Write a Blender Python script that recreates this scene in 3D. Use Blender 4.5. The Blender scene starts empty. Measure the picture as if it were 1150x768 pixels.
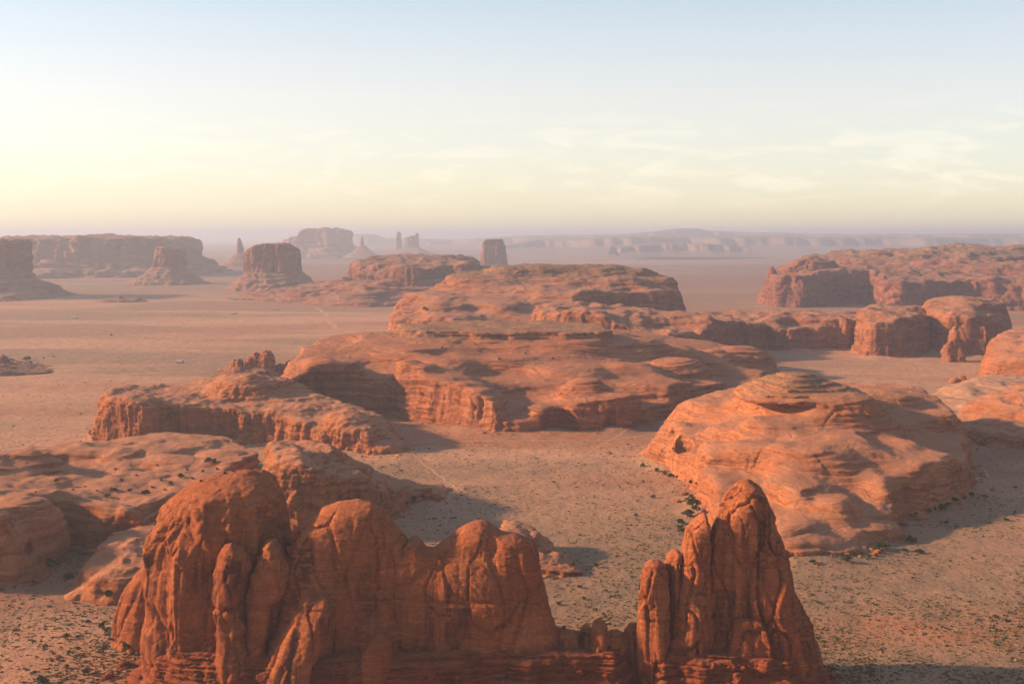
import bpy, math, random
import numpy as np
from mathutils import Vector
random.seed(7); rng = np.random.default_rng(7)
S = bpy.context.scene; COL = S.collection
# ---------------------------------------------------------------- camera
H = 180.0; F = 1150*40/36; HY = 264.0          # eye height, focal length in photo pixels, horizon row
cam = bpy.data.cameras.new('camera'); co = bpy.data.objects.new('camera', cam); COL.objects.link(co)
cam.lens = 40; cam.sensor_width = 36; cam.clip_start = 1; cam.clip_end = 200000
cam.shift_y = -(384-HY)/1150
co.location = (0, 0, H); co.rotation_euler = (math.radians(90), 0, 0); S.camera = co
# ---------------------------------------------------------------- light
SUN_EL, SUN_AZ = 19.0, -90.0                     # azimuth measured from the view axis, clockwise
e, a = math.radians(SUN_EL), math.radians(SUN_AZ)
to_sun = Vector((math.sin(a)*math.cos(e), math.cos(a)*math.cos(e), math.sin(e)))
sl = bpy.data.lights.new('sun', 'SUN'); sl.energy = 5.0; sl.angle = math.radians(2.8); sl.color = (1.0, .60, .33)
so = bpy.data.objects.new('sun', sl); COL.objects.link(so); so.rotation_euler = to_sun.to_track_quat('Z', 'Y').to_euler()
W = bpy.data.worlds.new('World'); S.world = W; W.use_nodes = True
nt = W.node_tree; N = nt.nodes; Lk = nt.links; N.clear()
def nd(t, **k):
    n = N.new(t)
    for q, v in k.items(): setattr(n, q, v)
    return n
sky = nd('ShaderNodeTexSky', sky_type='NISHITA', sun_disc=False, sun_elevation=e, sun_rotation=a,
         altitude=1600, air_density=1.0, dust_density=2.5, ozone_density=1.5)
tc = nd('ShaderNodeTexCoord'); sx = nd('ShaderNodeSeparateXYZ'); Lk.new(tc.outputs['Generated'], sx.inputs[0])
# evening sky colours by height above the horizon
cr = nd('ShaderNodeValToRGB'); Lk.new(sx.outputs['Z'], cr.inputs[0])
cr.color_ramp.interpolation = 'B_SPLINE'
els = cr.color_ramp.elements
for i, (p, c) in enumerate([(0, (1.12, .78, .45)), (.03, (1.12, .81, .50)), (.07, (1.10, .85, .60)), (.13, (1.02, .88, .72)), (.22, (.63, .76, .80)), (.36, (.30, .36, .40)), (.55, (.20, .23, .27))]):
    el = els[i] if i < 2 else els.new(p)
    el.position = p; el.color = (*c, 1)
# brighter and yellower towards the sun side
hx = nd('ShaderNodeMapRange'); Lk.new(sx.outputs['X'], hx.inputs[0])
hx.inputs[1].default_value = -.45; hx.inputs[2].default_value = .45; hx.inputs[3].default_value = .99; hx.inputs[4].default_value = .80
hy = nd('ShaderNodeMapRange'); Lk.new(sx.outputs['Y'], hy.inputs[0])     # the sky behind the viewer is duller
hy.inputs[1].default_value = -.5; hy.inputs[2].default_value = .3; hy.inputs[3].default_value = .62; hy.inputs[4].default_value = 1
hxy = nd('ShaderNodeMath', operation='MULTIPLY'); Lk.new(hx.outputs[0], hxy.inputs[0]); Lk.new(hy.outputs[0], hxy.inputs[1])
hm = nd('ShaderNodeMix', data_type='RGBA', blend_type='MULTIPLY'); hm.inputs[0].default_value = 1
Lk.new(cr.outputs[0], hm.inputs[6]); Lk.new(hxy.outputs[0], hm.inputs[7])
# thin cloud streaks
mp = nd('ShaderNodeMapping'); mp.inputs['Scale'].default_value = (6.5, 6.5, 30); Lk.new(tc.outputs['Generated'], mp.inputs[0])
cn = nd('ShaderNodeTexNoise'); cn.inputs['Scale'].default_value = 2.4; cn.inputs['Detail'].default_value = 9; cn.inputs['Roughness'].default_value = .58; cn.inputs['Distortion'].default_value = .7
Lk.new(mp.outputs[0], cn.inputs[0])
cc = nd('ShaderNodeMapRange', interpolation_type='SMOOTHSTEP'); Lk.new(cn.outputs[0], cc.inputs[0]); cc.inputs[1].default_value = .46; cc.inputs[2].default_value = .66
cb = nd('ShaderNodeValToRGB'); Lk.new(sx.outputs['Z'], cb.inputs[0])
cb.color_ramp.elements[0].position = .015; cb.color_ramp.elements[0].color = (0, 0, 0, 1)
cb.color_ramp.elements[1].position = .045; cb.color_ramp.elements[1].color = (1, 1, 1, 1)
q = cb.color_ramp.elements.new(.075); q.color = (.8, .8, .8, 1)
q = cb.color_ramp.elements.new(.12); q.color = (0, 0, 0, 1)
cm = nd('ShaderNodeMath', operation='MULTIPLY'); Lk.new(cc.outputs[0], cm.inputs[0]); Lk.new(cb.outputs[0], cm.inputs[1])
cm2 = nd('ShaderNodeMath', operation='MULTIPLY'); Lk.new(cm.outputs[0], cm2.inputs[0]); cm2.inputs[1].default_value = .5
clm = nd('ShaderNodeMix', data_type='RGBA'); Lk.new(cm2.outputs[0], clm.inputs[0]); Lk.new(hm.outputs[2], clm.inputs[6]); clm.inputs[7].default_value = (1.22, .96, .68, 1)
bg1 = nd('ShaderNodeBackground'); Lk.new(sky.outputs[0], bg1.inputs[0]); bg1.inputs[1].default_value = .05
bg2 = nd('ShaderNodeBackground'); Lk.new(clm.outputs[2], bg2.inputs[0]); bg2.inputs[1].default_value = .41
ad = nd('ShaderNodeAddShader'); Lk.new(bg1.outputs[0], ad.inputs[0]); Lk.new(bg2.outputs[0], ad.inputs[1])
wo = nd('ShaderNodeOutputWorld'); Lk.new(ad.outputs[0], wo.inputs[0])
S.view_settings.view_transform = 'Standard'; S.view_settings.look = 'None'; S.view_settings.gamma = 1
S.view_settings.use_curve_mapping = False; S.view_settings.exposure = 0.86
S.cycles.volume_bounces = 1; S.cycles.max_bounces = 6
# ---------------------------------------------------------------- maths
_r = np.random.default_rng(3); _perm = _r.permutation(256).astype(np.int32)
_g = _r.normal(size=(256, 3)).astype(np.float32); _g /= np.linalg.norm(_g, axis=1)[:, None]
def perlin(x, y, z=0.0, seed=0):
    x, y, z = np.broadcast_arrays(np.float32(x)+seed*17.3, np.float32(y)+seed*5.7, np.float32(z)+seed*9.1)
    xf, yf, zf = np.floor(x), np.floor(y), np.floor(z)
    xi, yi, zi = xf.astype(np.int32), yf.astype(np.int32), zf.astype(np.int32)
    u, v, w = x-xf, y-yf, z-zf
    f = lambda t: t*t*t*(t*(t*6-15)+10)
    fu, fv, fw = f(u), f(v), f(w); out = 0
    for i in (0, 1):
        a_ = _perm[(xi+i) & 255]
        for j in (0, 1):
            b_ = _perm[(a_+yi+j) & 255]
            for k in (0, 1):
                g = _g[_perm[(b_+zi+k) & 255]]
                d = g[..., 0]*(u-i)+g[..., 1]*(v-j)+g[..., 2]*(w-k)
                out = out+d*(fu if i else 1-fu)*(fv if j else 1-fv)*(fw if k else 1-fw)
    return out*1.5
def fbm(x, y, z=0.0, o=4, seed=0, gain=.5):
    s, a_ = 0, 1.0
    for i in range(o):
        s = s+a_*perlin(x*2**i, y*2**i, z*2**i, seed+i); a_ *= gain
    return s
def smax(a_, b_, k):
    h = np.maximum(k-np.abs(a_-b_), 0)/k
    return np.maximum(a_, b_)+h*h*k*.25
def smin(a_, b_, k): return -smax(-a_, -b_, k)
def sdpoly(P, x, y):
    P = np.asarray(P, np.float32); x, y = np.broadcast_arrays(np.float32(x), np.float32(y))
    d = np.full(x.shape, 1e12, np.float32); ins = np.zeros(x.shape, bool)
    for i in range(len(P)):
        ax, ay = P[i-1]; bx, by = P[i]
        ex, ey = bx-ax, by-ay; px, py = x-ax, y-ay
        t = np.clip((px*ex+py*ey)/(ex*ex+ey*ey+1e-9), 0, 1)
        d = np.minimum(d, (px-ex*t)**2+(py-ey*t)**2)
        c = ((ay > y) != (by > y)) & (x < (bx-ax)*(y-ay)/((by-ay) if by != ay else 1e-9)+ax)
        ins ^= c
    d = np.sqrt(d)
    return np.where(ins, -d, d)
def smooth_poly(P, it=1):
    for _ in range(it):
        Q = []
        for i in range(len(P)):
            a_, b_ = P[i-1], P[i]
            Q += [(.75*a_[0]+.25*b_[0], .75*a_[1]+.25*b_[1]), (.25*a_[0]+.75*b_[0], .25*a_[1]+.75*b_[1])]
        P = Q
    return P
def FP(pts):                                   # plan points: (column, row of the ground) or (column, distance) when > 800 rows
    out = []
    for px, v in pts:
        Y = H*F/(v-HY) if v < 769 and v == int(v) and not isinstance(v, float) else float(v)
        out.append(((px-575)*Y/F, Y))
    return out
def TP(pts): return [((px-575)*Y/F, Y, H-(py-HY)*Y/F) for px, py, Y in pts]
def XZ(pts, Y): return [((px-575)*Y/F, H-(py-HY)*Y/F) for px, py in pts]
def interp(T, x, y, s):
    n = 0; d = 0
    for tx, ty, tz in T:
        w = 1/((x-tx)**2+(y-ty)**2+s*s)**2.3*1e6
        n = n+w*tz; d = d+w
    return n/d
# ---- field primitives, each a function of broadcastable x, y, z
def mesa(foot, tops, batter=.2, k=8., s=20., wob=(6., 40.), toe=0., tn=(3., 50.), ledge=None, seed=0, sm=1):
    P = smooth_poly(foot, sm)
    def f(x, y, z):
        d2 = sdpoly(P, x, y)+wob[0]*fbm(x/wob[1], y/wob[1], 0, 3, seed)
        T = interp(tops, x, y, s)+tn[0]*fbm(x/tn[1], y/tn[1], 3, 3, seed+5)
        ins = batter*z-toe*2.2*np.clip(.5+1.4*perlin(x/22, y/22, 5.5, seed), 0, 1.4)*np.exp(-np.maximum(z, 0)/3.5)
        if ledge: ins = ins+ledge[0]*(z/ledge[1]-np.floor(z/ledge[1]+.15*np.sin(z)))
        return smax(d2+ins, (z-T)*.85, k)
    return f
def ell(c, r, rot=0., p=2.):
    ca, sa = math.cos(rot), math.sin(rot)
    def f(x, y, z):
        X, Y = x-c[0], y-c[1]; u = (X*ca+Y*sa)/r[0]; v = (-X*sa+Y*ca)/r[1]; w = (z-c[2])/r[2]
        return ((np.abs(u)**p+np.abs(v)**p+np.abs(w)**p)**(1/p)-1)*min(r)
    return f
def slab(outline, Y, yc, w, k=12., batter=0., skew=0., sm=1):
    P = [(x_*(1-.7*w/Y), z_) for x_, z_ in smooth_poly(XZ(outline, Y), sm)]; z1 = max(q[1] for q in P); xm = sum(q[0] for q in P)/len(P)
    def f(x, y, z):
        d = sdpoly(P, x, z)
        return smax(d, np.abs(y-yc-skew*(x-xm))-w-batter*(z1-z), k)
    return f
def U(fs, k=0.):
    def f(x, y, z):
        r = fs[0](x, y, z)
        for g in fs[1:]:
            q = g(x, y, z); r = np.minimum(r, q) if k <= 0 else smin(r, q, k)
        return r
    return f
def CUT(f0, cuts, k=2.):
    def f(x, y, z):
        r = f0(x, y, z)
        for c in cuts: r = smax(r, -c(x, y, z), k)
        return r
    return f
def surfnet(field, lo, hi, h, hz=None):
    hz = hz or h; hv = np.array([h, h, hz])
    n = [max(3, int(math.ceil((hi[i]-lo[i])/hv[i]))+1) for i in range(3)]
    ax = [(lo[i]+hv[i]*np.arange(n[i])).astype(np.float32) for i in range(3)]
    Fv = field(ax[0][:, None, None], ax[1][None, :, None], ax[2][None, None, :])
    Fv = np.ascontiguousarray(np.broadcast_to(Fv, n)).astype(np.float32)
    s = Fv < 0
    c = np.zeros([m-1 for m in n], np.uint8)
    for i in (0, 1):
        for j in (0, 1):
            for k in (0, 1): c += s[i:n[0]-1+i, j:n[1]-1+j, k:n[2]-1+k]
    act = (c > 0) & (c < 8); idx = np.argwhere(act)
    ids = np.full(act.shape, -1, np.int32); ids[act] = np.arange(len(idx))
    acc = np.zeros((len(idx), 3)); cnt = np.zeros(len(idx))
    I, J, K = idx.T
    cor = [(i, j, k) for i in (0, 1) for j in (0, 1) for k in (0, 1)]
    for p in cor:
        for d in range(3):
            if p[d]: continue
            q = list(p); q[d] = 1
            va = Fv[I+p[0], J+p[1], K+p[2]]; vb = Fv[I+q[0], J+q[1], K+q[2]]
            m = (va < 0) != (vb < 0); t = np.where(m, va/np.where(m, va-vb, 1), 0)
            P = np.tile(np.array(p, float), (len(idx), 1)); P[:, d] += t
            acc += P*m[:, None]; cnt += m
    V = (idx+acc/np.maximum(cnt, 1)[:, None])*hv+np.array(lo)
    Q = []
    for d in range(3):
        o1, o2 = [(1, 2), (2, 0), (0, 1)][d]
        sl_a = [slice(None)]*3; sl_b = [slice(None)]*3
        sl_a[d] = slice(0, n[d]-1); sl_b[d] = slice(1, n[d])
        for o in (o1, o2): sl_a[o] = slice(1, n[o]-1); sl_b[o] = slice(1, n[o]-1)
        A, B = s[tuple(sl_a)], s[tuple(sl_b)]
        for m, flip in ((A & ~B, False), (~A & B, True)):
            w = np.argwhere(m); w[:, o1] += 1; w[:, o2] += 1
            if not len(w): continue
            def cell(a1, a2):
                t = w.copy(); t[:, o1] -= a1; t[:, o2] -= a2
                return ids[t[:, 0], t[:, 1], t[:, 2]]
            qd = np.stack([cell(1, 1), cell(0, 1), cell(0, 0), cell(1, 0)], 1)
            Q.append(qd[:, ::-1] if flip else qd)
    Q = np.concatenate(Q); Q = Q[(Q >= 0).all(1)]
    return V, Q
def normals(V, Q):
    n = np.cross(V[Q[:, 2]]-V[Q[:, 0]], V[Q[:, 3]]-V[Q[:, 1]])
    o = np.stack([np.bincount(Q.ravel(), np.repeat(n[:, i], 4), len(V)) for i in range(3)], 1)
    return o/np.maximum(np.linalg.norm(o, axis=1), 1e-9)[:, None]
def worley(x, y, z, seed=0):
    xi, yi, zi = np.floor(x).astype(np.int32), np.floor(y).astype(np.int32), np.floor(z).astype(np.int32)
    f1 = np.full(x.shape, 9.); f2 = f1.copy(); c1 = np.zeros(x.shape)
    for i in (-1, 0, 1):
        for j in (-1, 0, 1):
            for k in (-1, 0, 1):
                h = _perm[(_perm[(_perm[(xi+i+seed*13) & 255]+yi+j) & 255]+zi+k) & 255]
                h2 = _perm[(h+91) & 255]; h3 = _perm[(h2+57) & 255]; h4 = _perm[(h3+33) & 255]
                d = np.sqrt((xi+i+h/255.-x)**2+(yi+j+h2/255.-y)**2+(zi+k+h3/255.-z)**2)
                n1 = d < f1; f2 = np.where(n1, f1, np.minimum(f2, d)); c1 = np.where(n1, h4/255., c1); f1 = np.where(n1, d, f1)
    return f1, f2, c1
def weather(V, Q, D, seed=0):
    def hn(n):
        h_ = n.copy(); h_[:, 2] = 0; l = np.linalg.norm(h_, axis=1); return h_/np.maximum(l, 1e-6)[:, None], l
    n = normals(V, Q)
    if 'lump' in D:
        A, s = D['lump']; V = V+n*(A*fbm(V[:, 0]/s, V[:, 1]/s, V[:, 2]/s, 3, seed))[:, None]; n = normals(V, Q)
    h_, l = hn(n); st = np.clip((l-.55)/.35, 0, 1)
    if 'flute' in D:
        A, s = D['flute']; r = perlin(V[:, 0]/s, V[:, 1]/s, V[:, 2]/(s*7), seed+1)
        r2 = perlin(V[:, 0]/s*2.6, V[:, 1]/s*2.6, V[:, 2]/(s*4), seed+2)
        V = V+h_*(st*A*((np.abs(r)*2.2-.5)+.45*(np.abs(r2)*2-.4)))[:, None]
    if 'plate' in D:
        A, s = D['plate']; w1 = .35*perlin(V[:, 0]/s*1.3, V[:, 1]/s*1.3, V[:, 2]/s*.7, seed+21)
        for q, (sc_, am) in enumerate(((1., 1.), (.42, .28))):
            f1, f2, c1 = worley(V[:, 0]/(s*sc_)+w1, V[:, 1]/(s*sc_)+w1, V[:, 2]/(s*sc_*3.2)+w1*.8, seed+q)
            V = V+h_*(st*A*am*((c1-.5)*1.2-1.0*np.clip(1-(f2-f1)/.07, 0, 1)))[:, None]
    if 'strata' in D:
        A, s = D['strata']; zz = V[:, 2]+s*1.2*perlin(V[:, 0]/(s*14), V[:, 1]/(s*14), V[:, 2]/(s*20), seed+3)
        w = V[:, 0]/(s*22); w2 = V[:, 1]/(s*22)
        L_ = np.tanh(3.5*perlin(w, w2, zz/s, seed+4))+.5*np.tanh(4*perlin(w*2, w2*2, zz/s*2.3, seed+6))
        sg = np.clip(l*1.6, 0, 1)*(1-.6*st)
        V = V+h_*(sg*A*L_)[:, None]; V[:, 2] += .25*A*L_*(1-l)
    if 'groove' in D:
        A, zg, wg = D['groove']; V = V-h_*(A*np.exp(-((V[:, 2]-zg-.8*perlin(V[:, 0]/25, 3.3, 0, seed))/wg)**2))[:, None]
    if 'xbed' in D:
        A, s = D['xbed']; tx = perlin(V[:, 0]/(s*16), V[:, 1]/(s*16), V[:, 2]/(s*6), seed+14); ty = perlin(V[:, 0]/(s*16), V[:, 1]/(s*16), V[:, 2]/(s*6), seed+15)
        c0, c1 = V[:, 0].mean(), V[:, 1].mean()
        t = V[:, 2]+s*1.3*tx+s*.9*ty+.05*(V[:, 0]-c0)+s*.2*perlin(V[:, 0]/(s*3), V[:, 1]/(s*3), 0, seed+16)
        fr = t/s-np.floor(t/s); saw = np.where(fr < .82, fr/.82, (1-fr)/.18)-.5
        am = np.clip(.5+1.4*perlin(V[:, 0]/(s*7), V[:, 1]/(s*7), V[:, 2]/(s*5), seed+17), .1, 1)*(.35+.65*np.clip(l*2, 0, 1))
        V = V+(n*.6+h_*.6)*(A*saw*am)[:, None]
    if 'crack' in D:
        A, s, wd = D['crack']
        r = perlin(V[:, 0]/s+.5*perlin(V[:, 0]/s*2, V[:, 1]/s*2, V[:, 2]/s, seed+12), V[:, 1]/s, V[:, 2]/(s*5), seed+7)
        V = V-n*(A*(.15+.85*st)*np.clip(1-np.abs(r)/wd, 0, 1)**.7)[:, None]
    if 'fine' in D:
        A, s = D['fine']; n = normals(V, Q)
        r = fbm(V[:, 0]/s, V[:, 1]/s, V[:, 2]/s*1.8, 3, seed+8, .6)
        V = V+n*(A*r)[:, None]
    return V
def link(name, me, parent=None, loc=None):
    o = bpy.data.objects.new(name, me); COL.objects.link(o)
    if parent: o.parent = parent
    if loc is not None: o.location = loc
    return o
def quad_mesh(name, V, Q, mat, smooth=True):
    me = bpy.data.meshes.new(name); V = np.asarray(V, np.float32); Q = np.asarray(Q, np.int32); k = Q.shape[1]
    me.vertices.add(len(V)); me.vertices.foreach_set('co', V.ravel())
    me.loops.add(Q.size); me.loops.foreach_set('vertex_index', Q.ravel())
    me.polygons.add(len(Q)); me.polygons.foreach_set('loop_start', np.arange(0, Q.size, k, dtype=np.int32))
    me.polygons.foreach_set('loop_total', np.full(len(Q), k, np.int32))
    me.polygons.foreach_set('use_smooth', np.full(len(Q), smooth))
    me.update(calc_edges=True); me.validate(); me.materials.append(mat)
    return me
def rock(name, field, box, h, mat, D, parent=None, org=None, seed=0, hz=None):
    V, Q = surfnet(field, box[0], box[1], h, hz)
    V = weather(V, Q, D, seed)
    if parent is not None: org = np.array(parent.location)
    if org is None: org = np.array([V[:, 0].mean(), V[:, 1].mean(), 0.])
    me = quad_mesh(name, V-np.array(org), Q, mat)
    return link(name, me, parent, None if parent else org)
def tag(o, label=None, cat=None, group=None, kind=None):
    if label: o['label'] = label
    if cat: o['category'] = cat
    if group: o['group'] = group
    if kind: o['kind'] = kind
    return o
def thing(name, label, cat, loc, group=None):
    o = bpy.data.objects.new(name, None); COL.objects.link(o); o.location = loc; o.empty_display_size = 5
    return tag(o, label, cat, group)
def bbox(foot, pad, zlo, zhi):
    f = np.array(foot); return ((f[:, 0].min()-pad, f[:, 1].min()-pad, zlo), (f[:, 0].max()+pad, f[:, 1].max()+pad, zhi))
# ---------------------------------------------------------------- materials
class MT:
    def __init__(s, name):
        s.m = bpy.data.materials.new(name); s.m.use_nodes = True; s.t = s.m.node_tree; s.t.nodes.clear()
        s.out = s.n('ShaderNodeOutputMaterial'); s.b = s.n('ShaderNodeBsdfPrincipled'); s.t.links.new(s.b.outputs[0], s.out.inputs[0])
        s.b.inputs['Roughness'].default_value = .95; s.b.inputs['Specular IOR Level'].default_value = .15
        s.g = s.n('ShaderNodeNewGeometry')
    def n(s, t, **k):
        q = s.t.nodes.new(t)
        for a_, v in k.items(): setattr(q, a_, v)
        return q
    def l(s, a_, b_): s.t.links.new(a_, b_)
    def noise(s, sc, vec=(1, 1, 1), det=4, rough=.55, dist=0., off=0., warp=None):
        m = s.n('ShaderNodeMapping'); m.inputs['Scale'].default_value = [v*sc for v in vec]; m.inputs['Location'].default_value = (off, off*1.7, off*.6)
        src = s.g.outputs['Position']
        if warp:                                 # bedding planes tilt and swell from place to place
            wn = s.n('ShaderNodeTexNoise'); wn.inputs['Scale'].default_value = warp[0]; wn.inputs['Detail'].default_value = 2; s.l(src, wn.inputs[0])
            sc_ = s.n('ShaderNodeVectorMath', operation='SCALE'); s.l(wn.outputs[1], sc_.inputs[0]); sc_.inputs[3].default_value = warp[1]*2
            ad_ = s.n('ShaderNodeVectorMath', operation='ADD'); s.l(src, ad_.inputs[0]); s.l(sc_.outputs[0], ad_.inputs[1]); src = ad_.outputs[0]
        s.l(src, m.inputs[0])
        q = s.n('ShaderNodeTexNoise'); q.inputs['Scale'].default_value = 1; q.inputs['Detail'].default_value = det
        q.inputs['Roughness'].default_value = rough; q.inputs['Distortion'].default_value = dist
        s.l(m.outputs[0], q.inputs[0]); return q.outputs[0]
    def rng(s, v, a_, b_, c=0., d=1., smooth=True):
        q = s.n('ShaderNodeMapRange', interpolation_type='SMOOTHSTEP' if smooth else 'LINEAR')
        s.l(v, q.inputs[0])
        for i, x in enumerate((a_, b_, c, d)): q.inputs[i+1].default_value = x
        return q.outputs[0]
    def mix(s, f, a_, b_, mode='MIX'):
        q = s.n('ShaderNodeMix', data_type='RGBA', blend_type=mode)
        for i, v in ((0, f), (6, a_), (7, b_)):
            if isinstance(v, (int, float)): q.inputs[i].default_value = v
            elif isinstance(v, tuple): q.inputs[i].default_value = (*v, 1)
            else: s.l(v, q.inputs[i])
        return q.outputs[2]
    def math(s, op, a_, b_=None):
        q = s.n('ShaderNodeMath', operation=op)
        for i, v in ((0, a_), (1, b_)):
            if v is None: continue
            if isinstance(v, (int, float)): q.inputs[i].default_value = v
            else: s.l(v, q.inputs[i])
        return q.outputs[0]
    def bump(s, items):
        prev = None
        for hgt, st, dist in items:
            q = s.n('ShaderNodeBump'); q.inputs['Strength'].default_value = st; q.inputs['Distance'].default_value = dist
            s.l(hgt, q.inputs['Height'])
            if prev: s.l(prev, q.inputs['Normal'])
            prev = q.outputs[0]
        s.l(prev, s.b.inputs['Normal'])
    def done(s, col): s.l(col, s.b.inputs['Base Color']); return s.m
def rock_mat(name, c1, c2, dark, dust, top=None, sc=1., dustamt=.8, var=.6, topz=None, bump=1., bands=1., vs=1.):
    """sandstone: sc = size of the finest grain worth showing, in metres"""
    M = MT(name)
    nz = M.n('ShaderNodeSeparateXYZ'); M.l(M.g.outputs['Normal'], nz.inputs[0]); up = nz.outputs['Z']
    base = M.mix(M.rng(M.noise(.012/sc**.5, det=5), .35, .65), c1, c2)
    band = M.noise(1/sc, (.012, .012, .32), det=6, rough=.6, dist=.3, warp=(.035/sc, 9*sc))
    base = M.mix(M.rng(band, .42, .62, 0, min(1, bands)), base, tuple(v*.68 for v in c1))
    band2 = M.noise(1/sc, (.02, .02, .9), det=4, rough=.6, dist=.6, off=31, warp=(.05/sc, 6*sc))
    base = M.mix(M.math('MULTIPLY', M.rng(band2, .52, .68), .5), base, tuple(min(1, v*1.25) for v in c2))
    mott = M.noise(.35/sc, det=5, rough=.65, off=5)
    base = M.mix(M.rng(mott, .35, .7, 0, .55), base, tuple(v*.7 for v in c1))
    # desert varnish runs down the steep faces
    stk = M.noise(vs/sc, (.16, .16, .012), det=5, rough=.6, dist=.15, off=11)
    pat = M.noise(.03/sc**.5, det=3, off=21)
    steep = M.rng(up, .15, .45, 1, 0)
    f = M.math('MULTIPLY', M.math('MULTIPLY', M.rng(stk, .44, .60), steep), M.rng(pat, .34, .62, .1, 1))
    base = M.mix(M.math('MULTIPLY', f, var), base, dark)
    # pale grit lying on the flatter benches
    fl = M.rng(M.math('ADD', up, M.math('MULTIPLY', M.math('SUBTRACT', M.noise(.12/sc, det=4, off=3), .5), .5)), .72, .95)
    base = M.mix(M.math('MULTIPLY', fl, dustamt), base, dust)
    if top:
        p = M.n('ShaderNodeSeparateXYZ'); M.l(M.g.outputs['Position'], p.inputs[0])
        tz = M.rng(M.math('ADD', p.outputs['Z'], M.math('MULTIPLY', M.noise(.03, det=3), 10)), topz[0]+5, topz[1]+5)
        sp = M.rng(M.noise(.25/sc, det=4, off=8), .42, .6)
        tcol = M.mix(sp, top, tuple(v*.6 for v in top))
        base = M.mix(M.math('MULTIPLY', M.math('MULTIPLY', tz, M.rng(up, .3, .7)), .85), base, tcol)
    fine = M.noise(.9/sc, (1, 1, 1.6), det=6, rough=.7)
    crk = M.n('ShaderNodeTexVoronoi', feature='DISTANCE_TO_EDGE'); mm = M.n('ShaderNodeMapping')
    mm.inputs['Scale'].default_value = (.11/sc, .11/sc, .028/sc); wn = M.n('ShaderNodeVectorMath', operation='ADD')
    nn = M.n('ShaderNodeTexNoise'); nn.inputs['Scale'].default_value = .12/sc; nn.inputs['Detail'].default_value = 3
    M.l(M.g.outputs['Position'], nn.inputs[0]); sc2 = M.n('ShaderNodeVectorMath', operation='SCALE'); M.l(nn.outputs[1], sc2.inputs[0]); sc2.inputs[3].default_value = 9*sc
    M.l(M.g.outputs['Position'], wn.inputs[0]); M.l(sc2.outputs[0], wn.inputs[1]); M.l(wn.outputs[0], mm.inputs[0]); M.l(mm.outputs[0], crk.inputs[0])
    cr_ = M.rng(crk.outputs[0], 0, .05)
    M.bump([(band, 1.*bump*min(1, bands), 2.2*sc*max(1, bands)), (band2, .8*bump*bands, 1.1*sc), (cr_, .5*bump, .8*sc), (stk, .4*bump, 1.2*sc), (fine, .8*bump, .8*sc)])
    return M.done(base)
RED1, RED2 = (.46, .155, .07), (.52, .20, .10)
DARK, DUST = (.14, .05, .03), (.46, .21, .12)
m_fin = rock_mat('red_sandstone', (.33, .096, .037), (.54, .190, .076), (.075, .030, .022), (.42, .15, .075), sc=.45, dustamt=.4, var=.85, bands=.45, vs=.42, bump=1.5)
m_base = rock_mat('broken_red_ledges', (.29, .070, .027), (.37, .11, .043), (.10, .035, .02), (.40, .14, .07), sc=.35, dustamt=.5, var=.5, bump=1.3)
m_near = rock_mat('orange_sandstone', (.41, .145, .056), (.49, .20, .086), DARK, (.46, .22, .13), sc=.7, dustamt=.8, var=.6)
m_big = rock_mat('cross_bedded_sandstone', (.50, .18, .076), (.58, .25, .115), DARK, (.48, .23, .135), sc=.7, dustamt=.7, var=.5, top=(.40, .225, .125), topz=(58, 66), bands=1.4)
m_mid = rock_mat('mid_sandstone', (.45, .16, .070), (.53, .22, .108), (.10, .04, .028), (.43, .20, .115), sc=1.0, dustamt=.5, top=(.36, .20, .115), topz=(60, 68), bands=1.5)
m_up = rock_mat('upper_sandstone', (.38, .14, .066), (.46, .195, .098), DARK, (.40, .205, .13), sc=1.8, dustamt=.8, top=(.31, .18, .105), topz=(95, 112), bands=1.4)
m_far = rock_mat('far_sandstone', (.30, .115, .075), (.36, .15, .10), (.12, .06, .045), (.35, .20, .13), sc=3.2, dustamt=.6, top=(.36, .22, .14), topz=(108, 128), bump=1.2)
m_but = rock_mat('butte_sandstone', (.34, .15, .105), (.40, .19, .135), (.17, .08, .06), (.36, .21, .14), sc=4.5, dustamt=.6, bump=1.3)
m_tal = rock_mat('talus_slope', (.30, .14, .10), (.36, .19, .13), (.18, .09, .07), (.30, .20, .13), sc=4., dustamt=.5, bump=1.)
m_pale = rock_mat('pale_slickrock', (.43, .225, .135), (.48, .27, .165), (.33, .17, .10), (.46, .26, .16), sc=1.0, dustamt=.8, var=.2, bump=.6)
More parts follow.
